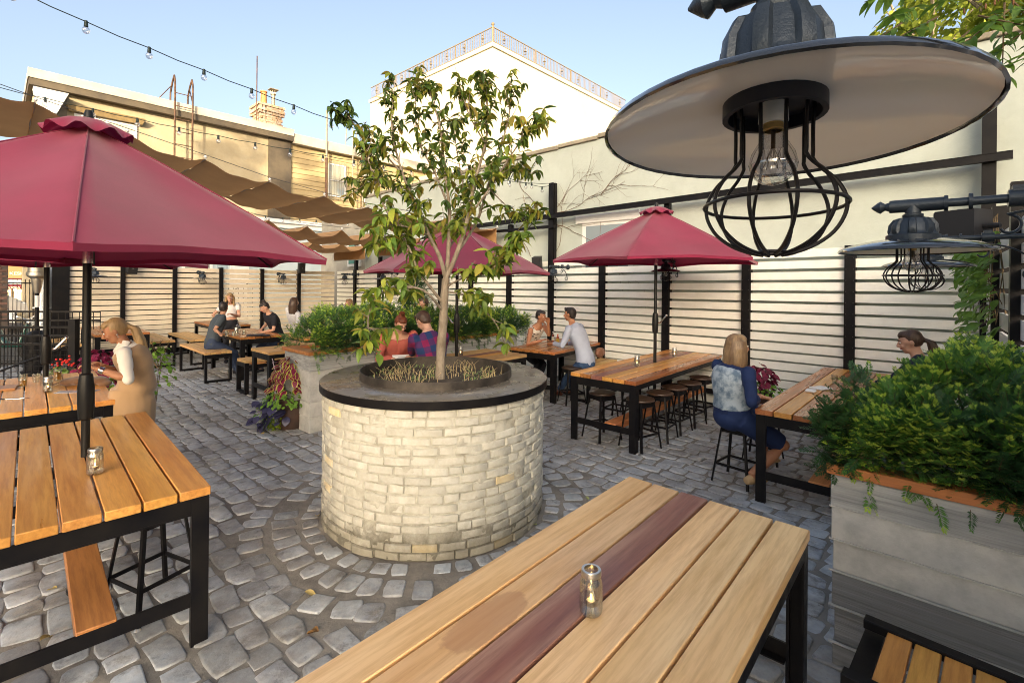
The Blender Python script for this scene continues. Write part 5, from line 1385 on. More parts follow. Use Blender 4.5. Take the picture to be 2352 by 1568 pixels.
    # face
    for sx in (-1, 1):
        q = MB(); q.ball(Hd + Hm @ Vector((sx * .030, .0785, .010)) * s, (.0135 * s, .008 * s, .0085 * s), 12, 8, HM4); e_ = q.build('eye', m_eyew, t, True)
        q = MB(); q.ball(Hd + Hm @ Vector((sx * .030, .0845, .009 - .003 * (pitch > .2))) * s, (.0062 * s, .004 * s, .0062 * s), 10, 6, HM4); q.build('iris', m_iris, e_, True)
        q = MB(); q.tube([Hd + Hm @ Vector((sx * x, y, z)) * s for x, y, z in ((.014, .088, .028), (.03, .087, .034), (.048, .074, .029))], .0035 * s, 6); q.build('eyebrow', m_lash, t)
    q = MB(); q.tube([Hd + Hm @ Vector((x, y, z)) * s for x, y, z in ((-.022, .078, -.056), (-.008, .089, -.053), (.008, .089, -.053), (.022, .078, -.056))], [.003 * s, .0062 * s, .0062 * s, .003 * s], 8); q.build('mouth', m_lip, t, True)
    if glasses:
        q = MB()
        for sx in (-1, 1):
            q.tube([Hd + Hm @ Vector((sx * .033 + .023 * math.cos(a), .097, .008 + .017 * math.sin(a))) * s for a in [2 * math.pi * j / 14 for j in range(14)]], .0026 * s, 5, closed=True)
            q.tube([Hd + Hm @ Vector(v_) * s for v_ in ((sx * .056, .095, .012), (sx * .078, .01, .012))], .002 * s, 5)
        q.tube([Hd + Hm @ Vector(v_) * s for v_ in ((-.01, .1, .01), (.01, .1, .01))], .002 * s, 5); q.build('glasses', M('black_frames', (.01, .01, .01), .3), t)
    # hair
    Hb = MB(); hv = lambda x, y, z: Hd + Hm @ Vector((x, y, z)) * s
    Hb.ball(hv(0, -.026, .026), (.083 * s, .088 * s, .098 * s), 20, 12, HM4)
    if hair != 'bald': Hb.ball(hv(0, .018, .072), (.064 * s, .064 * s, .046 * s), 14, 8, HM4)
    hz = 0
    if hair == 'short':
        Hb.ball(hv(0, -.05, -.03), (.07 * s, .05 * s, .05 * s), 14, 8, HM4)
        for j in range(9): a = j * .7; Hb.tube([hv(.05 * math.cos(a), .02 + .05 * math.sin(a), .08), hv(.055 * math.cos(a) + .01, .035 + .05 * math.sin(a), .122)], [.022 * s, .006 * s], 6)
    if hair == 'bun':
        Hb.ball(hv(0, -.045, .125), (.042 * s, .042 * s, .04 * s), 12, 8)
        for j in range(8): a = j * .8; Hb.tube([hv(.02 * math.cos(a), -.045 + .02 * math.sin(a), .13), hv(.045 * math.cos(a), -.04 + .04 * math.sin(a), .17)], [.014 * s, .004 * s], 5)
        Hb.ball(hv(0, -.06, -.03), (.055 * s, .04 * s, .045 * s), 10, 8)
    if hair == 'low':
        Hb.ball(hv(0, -.085, -.02), (.04 * s, .035 * s, .04 * s), 12, 8)
    if hair == 'pony':
        Hb.ball(hv(0, -.095, .01), (.03 * s, .03 * s, .03 * s), 10, 8); g_ = Hd + Hm @ Vector((0, -.105, .01)) * s
        for j in range(7):
            a = j * .9; o_ = Vector((.014 * math.cos(a), .012 * math.sin(a), 0)); Hb.tube([g_ + o_, g_ + o_ * 2 + Vector((0, -.06, -.03)) * s, g_ + o_ * 3 + Vector((0, -.10, -.15)) * s, g_ + o_ * 3 + Vector((.01, -.125, -.28)) * s, g_ + o_ * 3.4 + Vector((.015, -.17 - .02 * (j % 3), -.37 - .015 * j)) * s], [.013 * s, .018 * s, .017 * s, .012 * s, .004 * s], 7)
    if hair in ('long', 'bob'):
        dn = .30 if hair == 'long' else .205
        for j in range(15):
            a = R(-28 + 236 * j / 14); x, y = .080 * math.cos(a), -.012 - .078 * math.sin(a); x0, y0 = x * .88, y * .88
            if y > .03: continue
            pr = [hv(x0, y0, .06), hv(x * 1.05, y * 1.05, -.01), hv(x * 1.12, y * 1.15, -.09)]
            end = pr[-1] + Vector((0, 0, -(dn - .1) * s)) + (pr[-1] - Hd) * .05; pr += [pr[-1].lerp(end, .5), end]; Hb.tube(pr, [.022 * s, .025 * s, .025 * s, .022 * s, .010 * s], 7)
    remeshed(Hb, 'hair', hair_mat, .0085, 2, t, .0035, 22)
    # clothes
    if shirt:
        Sb = MB(); torso(Sb, (top_low if top_low is not None else -.2), .97 if neckline > .4 else .94, .016, .006)
        for (a, e, h) in arms:
            if sleeve <= 0: Sb.ball(a - (a - sp(.8)) * .25, .058 * k, 10, 8); continue
            Sb.ball(a, .064 * k, 12, 8)
            if sleeve <= .5: m_ = a.lerp(e, sleeve * 2); Sb.tube([a, m_], [.064 * k, .060 * k], 14)
            else: m_ = e.lerp(h, (sleeve - .5) * 2 * .97); Sb.tube([a, a.lerp(e, .5), e, e.lerp(m_, .5), m_], [.061 * k, .057 * k, .048 * k, .046 * k, .038 * k], 14); Sb.ball(e, .046 * k, 10, 8)
        remeshed(Sb, 'shirt', shirt, .0115, 5, t, wr * 1.5, 11)
    if vest:
        Vb = MB(); torso(Vb, vest[1], .9, .026, .006)
        remeshed(Vb, 'vest', vest[0], .012, 5, t, .003, 10)
    if coat:
        Cb = MB(); torso(Cb, -.2, .96, .030, .012); low = P + Vector((0, .045, 0))
        Cb.tube([low, low + Vector((0, .0, -.2)), low + Vector((0, .02, -.45)), low + Vector((0, .05, -.66))], [.20, .21, .20, .15], 18, ry=[.175, .21, .22, .17], up=(1, 0, 0))
        remeshed(Cb, 'coat', coat, .013, 6, t, .009, 6)
    if skirt:
        Kb = MB(); torso(Kb, -.2, .3, .016, .006)
        for (a, kn, f) in legs: Kb.tube([a, a.lerp(kn, .5), a.lerp(kn, .93)], [.105 * k, .098 * k, .082 * k], 14)
        Kb.tube([P + fw * .05, (legs[0][1] + legs[1][1]) / 2 - (legs[0][1] - P) * .15], [.13, .1], 12); Kb.ball(P - fw * .02 - ax * .04, (.17 * k, .14 * k, .12 * k), 14, 10)
        remeshed(Kb, 'skirt', skirt, .0115, 5, t, .004, 9)
    if pants:
        Kb = MB()
        if not coat: torso(Kb, -.2, .16, .013, .004); Kb.ball(P - ax * .05, (.165 * k, .135 * k, .115 * k), 14, 10)
        for (a, kn, f) in legs:
            e_ = kn.lerp(f, min(1, pleg)); Kb.tube([a.lerp(kn, .45) if coat else a, a.lerp(kn, .5), kn, kn.lerp(e_, .5), e_], [.075 * k if coat else .102 * k, .088 * k, .068 * k, .063 * k, .054 * k], 14); Kb.ball(kn, .068 * k, 10, 8)
        remeshed(Kb, 'trousers', pants, .0125, 4, t, .005, 9)
    if shoes:
        for (a, kn, f) in legs:
            Fb = MB(); Fb.tube([f + Vector((0, -.065, -.05)), f + Vector((0, -.01, -.04)), f + Vector((0, .1, -.056)), f + Vector((0, .19, -.064))], [.038, .045, .048, .034], 12, ry=[.036, .048, .032, .02], up=(1, 0, 0))
            if shoe_h > .1: Fb.tube([f + Vector((0, -.02, -.04)), f + (kn - f).normalized() * shoe_h], [.048, .05], 12)
            remeshed(Fb, 'shoe', shoes, .009, 2, t)
    return t, arms, Hd, Hm, inv
sk_f = skinm('fair', (.62, .36, .25)); sk_m = skinm('medium', (.48, .26, .16)); sk_t = skinm('tanned', (.46, .22, .12))
h_bl = hairm('blonde', (.50, .33, .15), (.30, .19, .09)); h_bk = hairm('black', (.018, .014, .013), (.04, .03, .026)); h_dk = hairm('dark_brown', (.055, .03, .02), (.09, .05, .03))
h_rd = hairm('red', (.20, .055, .022), (.11, .03, .015)); h_lb = hairm('light_brown', (.20, .12, .065), (.30, .19, .10)); h_om = hairm('ombre', (.17, .10, .055), (.34, .22, .11))
c_tan = M('camel_wool', (.42, .27, .145), .9, 0, (.37, .235, .12), 3, .0008, 200, sheen=.3); c_wht = M('white_cotton', (.75, .72, .66), .8); c_navy = M('navy_denim', (.022, .035, .075), .85, 0, (.035, .055, .11), 8, .0006, 200)
c_grey = M('charcoal_tee', (.045, .06, .075), .85, 0, (.06, .075, .09), 5); c_black = M('black_cloth', (.012, .013, .02), .85); c_blk2 = M('dark_navy_cloth', (.014, .018, .035), .85)
c_coral = M('coral_knit', (.48, .125, .095), .85, 0, (.42, .10, .075), 5, .0006, 160); c_blue = M('pale_blue_shirt', (.42, .47, .60), .75, 0, (.38, .43, .56), 6, .0005, 160); c_trou = M('blue_trousers', (.03, .07, .16), .8, 0, (.04, .085, .19), 5)
c_den = M('acid_wash_denim', (.42, .49, .55), .9, 0, (.13, .19, .26), 11, .001, 150, lo=.42, hi=.62); c_blu2 = M('royal_navy_jersey', (.008, .020, .075), .8, 0, (.011, .028, .10), 4)
def plaid_mat():
    m = bpy.data.materials.new('plaid_flannel'); m.use_nodes = True; nt = m.node_tree; p = nt.nodes['Principled BSDF']; L = nt.links; p.inputs['Roughness'].default_value = .9
    tc = nt.nodes.new('ShaderNodeTexCoord'); mp = nt.nodes.new('ShaderNodeMapping'); mp.inputs['Rotation'].default_value = (.0, .25, .2); L.new(tc.outputs['Object'], mp.inputs[0])
    sx = nt.nodes.new('ShaderNodeSeparateXYZ'); L.new(mp.outputs[0], sx.inputs[0])
    def band(out, off):
        a = nd(nt, 'ShaderNodeMath', operation='MULTIPLY_ADD'); a.inputs[1].default_value = 6.2; a.inputs[2].default_value = off; L.new(out, a.inputs[0])
        f = nd(nt, 'ShaderNodeMath', operation='FRACT'); L.new(a.outputs[0], f.inputs[0]); g_ = nd(nt, 'ShaderNodeMath', operation='GREATER_THAN'); g_.inputs[1].default_value = .5; L.new(f.outputs[0], g_.inputs[0]); return g_.outputs[0]
    bx, bz = band(sx.outputs[0], .1), band(sx.outputs[2], .3)
    c1 = mix(nt, bx, (.22, .008, .07), (.07, .02, .10)); c2 = mix(nt, bx, (.08, .02, .10), (.012, .035, .12)); L.new(mix(nt, bz, c1, c2), p.inputs['Base Color']); return m
def spots_mat():
    m = bpy.data.materials.new('spotted_blouse'); m.use_nodes = True; nt = m.node_tree; p = nt.nodes['Principled BSDF']; L = nt.links; p.inputs['Roughness'].default_value = .8
    tc = nt.nodes.new('ShaderNodeTexCoord'); v_ = nd(nt, 'ShaderNodeTexVoronoi', Scale=17.0); L.new(tc.outputs['Object'], v_.inputs['Vector'])
    f = ramp(nt, v_.outputs['Distance'], [(.30, 1.0), (.36, 0.0)]); L.new(mix(nt, f, (.68, .64, .56), (.09, .06, .05)), p.inputs['Base Color']); return m
V3 = Vector
def off(p, dx, dy, dz): return V3((p.x + dx, p.y + dy, p.z + dz))
# woman in the camel vest leaning over the table with the beers
pv_ = V3((-3.84, 4.97, .98)); hd = W(264, 760, 4.86)
t, arms, Hd, Hm, inv = person('blonde woman with a ponytail in a long camel vest leaning over the beer table', pv_, R(208), hd, (W(222, 846, 4.55), W(236, 840, 4.75)), (V3((-3.78, 4.85, 0)), V3((-3.72, 5.12, 0))), sk_t, h_bl, yaw=R(6), pitch=R(24), s=1.06,
    shirt=c_wht, sleeve=.52, coat=c_tan, pants=c_black, hair='pony', shoes=c_black, voxel=.0075, curl=(.9, .9), slim=.95)
q = MB()
a_, e_, h_ = arms[0]
for f, r_ in ((.80, .036), (.84, .037), (.88, .035)): c = e_.lerp(h_, f); d_ = (h_ - e_).normalized(); q.tube([c - d_ * .008, c + d_ * .008], r_, 18)
q.build('bracelet', M('silver', (.6, .6, .58), .2, 1), t, True)
q = MB(); q.ball(Hd + Hm @ V3((-.085, -.01, -.04)), (.006, .006, .012), 8, 6); q.ball(Hd + Hm @ V3((-.088, -.01, -.062)), .006, 8, 6); q.build('earring', MATS['silver'], t)
q = MB(); q.tube([Hd + Hm @ V3((-.05, .0, -.14)), Hd + Hm @ V3((-.035, .07, -.19)), Hd + Hm @ V3((.0, .10, -.26))], [.03, .028, .012], 10, ry=[.012, .010, .006]); q.tube([Hd + Hm @ V3((-.07, -.05, -.13)), Hd + Hm @ V3((-.11, .03, -.22)), Hd + Hm @ V3((-.10, .07, -.36))], [.032, .034, .014], 10, ry=[.012, .010, .006]); q.build('collar', c_wht, t, True)
# man in charcoal t-shirt on the bench
p = G(3.18, 11.62); pv_ = V3((p.x, p.y, .73)); hd = W(514, 706, 10.5)
person('man in a charcoal t-shirt and jeans sitting on the near bench leaning on the table', pv_, GA + R(-8), hd, (W(497, 768, 10.5), W(503, 764, 9.98)), (G(3.75, 11.8), G(3.7, 11.45)), sk_m, h_bk, yaw=R(55), pitch=R(0), s=1.05, shirt=c_grey, sleeve=.36, pants=c_navy, shoes=c_black, hair='short')
# blonde woman standing behind
p = G(4.05, 13.35); pv_ = V3((p.x, p.y, 1.0)); hd = W(528, 684, 12.0)
person('blonde woman in a white crop top and black trousers standing behind the seated man', pv_, R(-62), hd, (W(533, 722, 11.78), W(512, 737, 12.0)), (off(p, .1, -.1, 0), off(p, -.1, 0, 0)), sk_f, h_bl, yaw=R(8), pitch=R(8), s=1.03, shirt=M('white_tee', (.78, .76, .76), .8), sleeve=.22, pants=c_black, top_low=.28, shoes=c_black, hair='bob', elbow_out=(1, 3), slim=.92)
# dark haired woman across
p = G(4.62, 11.9); pv_ = V3((p.x, p.y, .73)); hd = W(608, 706, 11.15)
person('dark haired woman with a bun in a black top looking down at the table', pv_, GA + R(180 + 6), hd, (W(598, 764, 10.95), W(600, 756, 11.3)), (G(4.1, 11.6), G(4.1, 11.9)), sk_f, h_bk, yaw=R(-5), pitch=R(30), s=1.04, shirt=c_black, sleeve=.36, pants=c_navy, hair='bun', shoes=c_black, slim=.95)
# woman in white behind the hedge
p = G(5.5, 12.75); pv_ = V3((p.x, p.y, .73)); hd = W(676, 694, 12.3)
person('long haired woman in a white patterned blouse partly hidden by the hedge', pv_, GA + R(10), hd, (W(690, 745, 12.6), W(690, 750, 12.3)), (G(6.0, 12.9), G(6.0, 12.6)), sk_f, h_dk, yaw=R(-10), pitch=R(5), s=1.04, shirt=M('white_blouse', (.72, .72, .74), .8, 0, (.6, .6, .64), 22), sleeve=.8, pants=c_black, hair='long')
p = G(6.7, 12.3); person('guest whose head just shows above the hedge in front of the corner', V3((p.x, p.y, .73)), GA + R(180), W(773, 697, 13.4) if False else V3((p.x - .03, p.y - .05, 1.47)), (G(6.3, 12.5, .95), G(6.3, 12.1, .95)), (G(6.2, 12.4), G(6.2, 12.1)), sk_m, h_lb, s=1.03, shirt=c_grey, pants=c_navy, hair='long')
hd = W(972, 698, 10.0); person('guest with dark hair glimpsed through the middle of the hedge', V3((hd.x + .05, 10.05, .73)), R(200), hd, (off(hd, -.4, -.2, -.5), off(hd, -.4, .2, -.5)), (off(hd, -.4, -.1, -hd.z), off(hd, -.4, .1, -hd.z)), sk_m, h_dk, s=1.03, shirt=c_grey, pants=c_navy, hair='short')
# reading couple
hd = W(921, 744, 7.2); pv_ = V3((-1.78, 7.52, .72))
person('red haired woman with glasses in a coral sweater reading a menu', pv_, R(-62), hd, (W(944, 818, 7.12), W(906, 826, 7.0)), (V3((-1.45, 7.0, 0)), V3((-1.65, 6.9, 0))), sk_f, h_rd, yaw=R(8), pitch=R(32), s=1.10, shirt=c_coral, sleeve=.96, pants=c_navy, hair='bun', glasses=True, slim=1.14, neckline=.3, voxel=.008)
hd = W(972, 737, 6.5); pv_ = V3((-1.02, 6.35, .72))
person('man in a purple and blue plaid shirt seen from behind bending towards the menu', pv_, R(128), hd, (W(945, 822, 6.95), W(1010, 812, 7.1)), (V3((-1.2, 6.85, 0)), V3((-1.0, 6.95, 0))), sk_f, h_dk, yaw=R(14), pitch=R(38), s=1.10, shirt=plaid_mat(), sleeve=.96, pants=c_navy, hair='short', slim=1.1, voxel=.008)
# pair at the small dark table
hd = W(1243, 727, 9.35); pv_ = V3((.36, 9.75, .73))
person('woman in a sleeveless spotted blouse resting her cheek on her hand', pv_, R(-38), hd, (W(1259, 742, 9.2), W(1243, 782, 9.1)), (V3((.55, 9.35, 0)), V3((.45, 9.25, 0))), sk_t, h_bk, yaw=R(2), pitch=R(6), s=1.05, shirt=spots_mat(), sleeve=0, pants=c_black, hair='low', voxel=.008, neckline=.3, slim=.95)
hd = W(1309, 722, 8.62); pv_ = V3((1.30, 8.45, .74))
person('dark haired man in a pale blue shirt and blue trousers seen from behind', pv_, R(143), hd, (W(1270, 789, 8.6), W(1302, 790, 9.0)), (V3((.84, 8.98, 0)), V3((1.1, 9.1, 0))), sk_t, h_bk, yaw=R(8), pitch=R(4), s=1.08, shirt=c_blue, sleeve=.96, pants=c_trou, pleg=.9, shoes=M('brown_leather', (.13, .04, .02), .3, coat=.4), shoe_h=.15, hair='short', voxel=.008)
# woman in the denim vest
hd = W(1694, 796, 5.02); pv_ = V3((2.30, 5.02, .755))
person('long haired woman in a pale denim vest and navy dress on a stool', pv_, R(18), hd, (W(1752, 912, 5.12), W(1738, 914, 4.85)), (V3((2.83, 5.3, .14)), V3((2.42, 4.78, .13))), sk_t, h_om, yaw=R(-10), pitch=R(2), s=1.12, shirt=c_blu2, sleeve=.92, skirt=c_blu2, vest=(c_den, .10), shoes=M('tan_sandal', (.5, .33, .17), .6), hair='bob', voxel=.008, slim=1.02)
hd = W(2090, 785, 5.25); pv_ = V3((4.38, 5.0, .75))
person('brunette with a ponytail mostly hidden behind the yew bush', pv_, R(138), hd, (V3((3.95, 5.4, .95)), V3((3.9, 5.2, .95))), (V3((4.0, 5.3, .1)), V3((3.9, 5.1, .1))), sk_f, h_dk, yaw=R(8), pitch=R(16), s=1.1, shirt=c_blk2, sleeve=.8, pants=c_navy, hair='pony')
# ================================================================== STREET BEYOND THE LEFT END
road = MB(); road.poly([(-60, 16.5, -.02), (-8, 16.5, -.02), (-8, 24, -.02), (-60, 24, -.02)]); o = road.build('road', M('street', (.085, .085, .085), .9, 0, (.12, .12, .115), 1.2, .003, 60)); o['kind'] = 'structure'
sb = thing('shop_building', 'shop front with lettered signs and warm lit windows across the street', 'shop', (-33, 29.5, 0), R(8)); sb.scale = (1, 1, .7)
m_brk = M('street_brick', (.26, .13, .08), .9, 0, (.18, .09, .06), 3, .006, 20)
q = MB(); q.box(-8, 0, 3.1, 9, 6, 7.5); q.box(-8, .9, 0, 9, 6, 3.1); q.build('wall', m_brk, sb)
q = MB(); q.box(-6, -.12, 2.9, 5.6, 0, 4.1); q.build('sign_board', M('brown_sign', (.26, .11, .035), .6), sb)
q = MB(); q.hexa([(-6, -1.1, 1.98), (5.6, -1.1, 1.98), (5.6, 0, 2.3), (-6, 0, 2.3), (-6, -1.15, 2.32), (5.6, -1.15, 2.32), (5.6, 0, 2.9), (-6, 0, 2.9)]); q.build('awning', M('maroon_awning', (.13, .02, .03), .8), sb)
q = MB(); q.box(-6, -1.3, 2.42, 5.6, -.1, 2.75); q.build('pale_band', m_white, sb)
def text(s_, parent, loc, size, mat, rot=(R(90), 0, 0), name='lettering'):
    cu = bpy.data.curves.new(name, 'FONT'); cu.body = s_; cu.size = size; cu.extrude = .01; o = bpy.data.objects.new(name, cu); COL.objects.link(o)
    me = bpy.data.meshes.new_from_object(o.evaluated_get(bpy.context.evaluated_depsgraph_get())); bpy.data.objects.remove(o); me.materials.clear(); me.materials.append(mat)
    o = put(name, me, parent, loc, rot=rot); return o
m_let = M('cream_letters', (.75, .68, .5), .6)
m_glow = M('lit_window', (.7, .5, .2), .5, 0, (.25, .14, .05), 1.1, emit=(1.0, .72, .34), estr=.9); 
for k in range(6):
    f = None; x = -6 + k * 1.95
    q = MB(); q.box(x, .5, .5, x + .08, .62, 2.3); q.build('window_frame', M('dark_frame', (.05, .035, .03), .5), sb)
q = MB(); q.box(-6, .6, .45, 5.7, .7, 2.4); q.build('lit_window', m_glow, sb)
rr = random.Random(2); m_lampg = M('lamp_glow', (1, .8, .5), .5, emit=(1, .75, .4), estr=6)
for k in range(12):
    q = MB(); q.ball((-.8 + k * .42, .3 + rr.uniform(-.1, .1), 1.75 + rr.uniform(-.12, .15)), .11, 10, 8); q.build('lamp_globe', m_lampg, sb)
text('KESH', sb, (2.2, -.14, 3.2), .36, m_let); text('C\u00b7WRAPS\u00b7SALA', sb, (2.15, -1.17, 2.06), .21, m_let)
m_cafe = M('cafe_chair', (.2, .04, .03), .6)
for i, (x, sk, sh_, hr) in enumerate(((-31.6, sk_m, c_blue, h_bk), (-28.9, sk_f, c_trou, h_lb))):
    person('small figure sitting at the cafe across the street ' + ('in light blue' if i == 0 else 'in dark blue'), V3((x, 27.0, .6)), R(-90 + i * 40), V3((x + .05, 26.9, 1.3)), (V3((x - .2, 26.5, .85)), V3((x + .2, 26.5, .85))), (V3((x - .1, 26.4, 0)), V3((x + .1, 26.4, 0))), sk, hr, s=1, shirt=sh_, pants=c_navy, hair='short', voxel=.02, group='people across the street')
car = thing('parked_car', 'white car parked on the street behind the iron fence at the far left', 'car', (-21.0, 19.0, 0), R(2))
m_car = M('white_car_paint', (.72, .73, .75), .25, 0, coat=1.0); m_tyre = M('tyre', (.015, .015, .015), .85); m_cgl = M('car_glass', (.03, .04, .05), .05, spec=.9)
prof = [(-2.3, .35), (-2.35, .75), (-2.2, .95), (-1.5, 1.05), (-.9, 1.42), (.35, 1.45), (1.05, 1.02), (1.9, .88), (2.25, .70), (2.3, .38)]
q = MB(); A = [q.bm.verts.new((x, -.85 + (.12 if z > 1.1 else 0), z)) for x, z in prof]; B_ = [q.bm.verts.new((x, .85 - (.12 if z > 1.1 else 0), z)) for x, z in prof]
q.bm.faces.new(A); q.bm.faces.new(B_[::-1])
for i in range(len(prof)): j = (i + 1) % len(prof); q.bm.faces.new((A[i], A[j], B_[j], B_[i]))
bmesh.ops.bevel(q.bm, geom=list(q.bm.edges), offset=.05, segments=2, affect='EDGES'); q.build('body', m_car, car, True)
q = MB(); q.poly([(-1.3, -.83, 1.06), (.8, -.83, 1.06), (.3, -.765, 1.38), (-.85, -.765, 1.38)]); q.build('side_window', m_cgl, car)
for x in (-1.45, 1.45):
    for y in (-.84, .84):
        q = MB(); q.lathe([(.19, -.1), (.31, -.1), (.325, -.05), (.325, .05), (.31, .1), (.19, .1)], 28, mtx=Matrix.Rotation(R(90), 4, 'X')); w = q.build('wheel', m_tyre, car, True, loc=(x, y, .32))
        q = MB(); q.lathe([(.17, -.08), (.2, -.1), (.2, .1)], 24, mtx=Matrix.Rotation(R(90), 4, 'X'))
        for k in range(5): a = k * 1.2566; q.box(-.02, -.1, 0, .02, -.07, .19, mtx=Matrix.Rotation(a, 4, 'Y'))
        q.build('rim', M('alloy', (.5, .5, .52), .3, 1), w, True)
q = MB(); q.box(1.95, -.8, .62, 2.27, -.55, .74, .02); q.build('headlight', m_chrome, car)
def railing(label, a, b, hgt, mesh, bars, cat='railing', spikes=False, group=None):
    a, b = Vector(a), Vector(b); L = (b - a).length; t = thing('iron_railing', label, cat, a, math.atan2(b.y - a.y, b.x - a.x), group)
    for z in bars: q = MB(); q.box(0, -.02, z - .02, L, .02, z + .02); q.build('rail', m_steel, t)
    n = int(L / mesh); me = None; Q = MB(); Q.box(-.006, -.006, 0.02, .006, .006, hgt + (.08 if spikes else 0)); me = Q.mesh('bar', m_steel)
    for k in range(n + 1): put('bar', me, t, (L * k / n, 0, 0))
    return t
railing('tall black iron fence along the street at the far left', (-21.5, 15.5, 0), (-11.5, 15.5, 0), 1.95, .13, (.2, 1.0, 1.9), 'fence', True)
gt = railing('black mesh railing with diagonal braces behind the beer table', (-11.6, 8.9, 0), (-8.35, 9.25, 0), 1.12, .12, (.12, .82, .98, 1.14))
for z in [.2 + .1 * k for k in range(6)]: q = MB(); q.box(0, -.004, z, 3.26, .004, z + .008); q.build('wire', m_steel, gt)
for a in (0.0, 1.6): q = MB(); q.tube([(a, -.03, .15), (a + 1.6, -.03, .8)], .02, 6); q.build('brace', m_steel, gt)
q = MB(); q.box(3.2, -.06, 0, 3.32, .06, 1.3); q.build('post', m_steel, gt)
gt2 = railing('second black mesh gate panel further back at the far left', (-14.0, 10.6, 0), (-9.6, 11.3, 0), 1.3, .14, (.12, 1.1, 1.3))
ret = thing('slat_fence', 'narrow white slat screen seen edge on left of the wide black post', 'fence', G(.9, FV + .1), GA)
for z0, z1 in slat_rows(2.42, .12, .04, .03): q = MB(); q.box(-.012, 0, z0, .012, 2.2, z1); q.build('slat', m_white, ret)
q = MB(); q.box(-.05, 2.2, 0, .05, 2.3, 2.5); q.build('post', m_steel, ret)
wc = thing('white_column', 'slim white column beside the patio heater at the far left', 'column', (-12.6, 13.1, 0)); q = MB(); q.box(-.09, -.09, 0, .09, .09, 3.4); q.build('shaft', m_white, wc); q = MB(); q.box(-.14, -.14, 0, .14, .14, .2, .01); q.build('plinth', m_white, wc)
for z in (1.25,): q = MB(); q.box(-.25, -.12, z, .3, .12, z + .04); q.build('crossbar', m_white, wc)
bpil = thing('brick_pillar', 'dark brick building corner at the very left edge', 'pillar', (-15.2, 14.6, 0), R(46)); rr = random.Random(9)
q = MB(); q.box(-1.6, 0, 0, 0, .8, 4.2); q.build('core', M('dark_mortar', (.09, .07, .06), .9), bpil)
BK = [MB() for _ in range(3)]; bms = []
for i, b in enumerate(BK): b.box(-.11, -.012, -.035, .11, .02, .035, .004); bms.append(b.mesh('brick', M('dark_brick', (.17, .10, .07), .9, 0, (.10, .06, .05), 6, .003, 30, vary=.35)))
for r in range(28):
    for c_ in range(6):
        put('brick', rr.choice(bms), bpil, (-.12 - c_ * .235 - (.117 if r % 2 else 0), -.002 + rr.uniform(-.004, .004), .8 + r * .082))
ph = thing('patio_heater', 'tall patio heater with a round metal reflector at the far left', 'heater', (-10.15, 10.35, 0))
q = MB(); q.lathe([(0, 2.52), (.12, 2.5), (.42, 2.42), (.425, 2.40), (.1, 2.44), (0, 2.45)], 32); q.build('reflector', M('brushed_aluminium', (.75, .76, .78), .3, 1), ph, True)
q = MB(); q.lathe([(.05, 2.42), (.15, 2.4), (.15, 2.2), (.17, 2.19), (.17, 2.12), (.1, 2.06), (.07, 1.85), (.05, 1.75)], 24); q.build('burner', M('heater_steel', (.55, .5, .42), .35, 1), ph, True)
q = MB(); q.tube([(0, 0, .9), (0, 0, 1.8)], .035, 14); q.build('pole', m_steel, ph, True)
q = MB(); q.lathe([(0, 0), (.25, 0), (.25, .1), (.2, .12), (.2, .85), (.08, .95), (.03, .95)], 24); q.build('base', m_steel, ph, True)
q = MB(); q.tube([(0, 0, 1.45), (0, 0, 1.7)], .037, 14); q.build('sticker', m_white, ph, True)
sc1 = thing('scooter', 'parked motor scooter with chrome parts behind the mesh railing', 'scooter', (-12.9, 12.0, 0), R(15))
q = MB(); q.tube([(-.7, 0, .6), (-.3, 0, .78), (.1, 0, .7), (.3, 0, .4), (.6, 0, .38), (.75, 0, .9)], [.08, .16, .14, .1, .08, .06], 12); q.build('body', M('dark_green_paint', (.01, .06, .05), .2, coat=1), sc1, True)
q = MB(); q.tube([(.72, -.35, 1.12), (.74, 0, 1.02), (.72, .35, 1.12)], .02, 8); q.ball((.8, 0, .95), .09); q.build('handlebar', m_chrome, sc1, True)
q = MB(); q.tube([(-.65, 0, .86), (-.2, 0, .9), (.1, 0, .84)], [.07, .12, .08], 10, ry=[.05, .06, .04], up=(0, 1, 0)); q.build('saddle', m_tyre, sc1, True)
for x in (-.6, .8): q = MB(); q.lathe([(.12, -.05), (.24, -.05), (.26, 0), (.24, .05), (.12, .05)], 24, mtx=Matrix.Rotation(R(90), 4, 'X')); q.build('wheel', m_tyre, sc1, True, loc=(x, 0, .26))

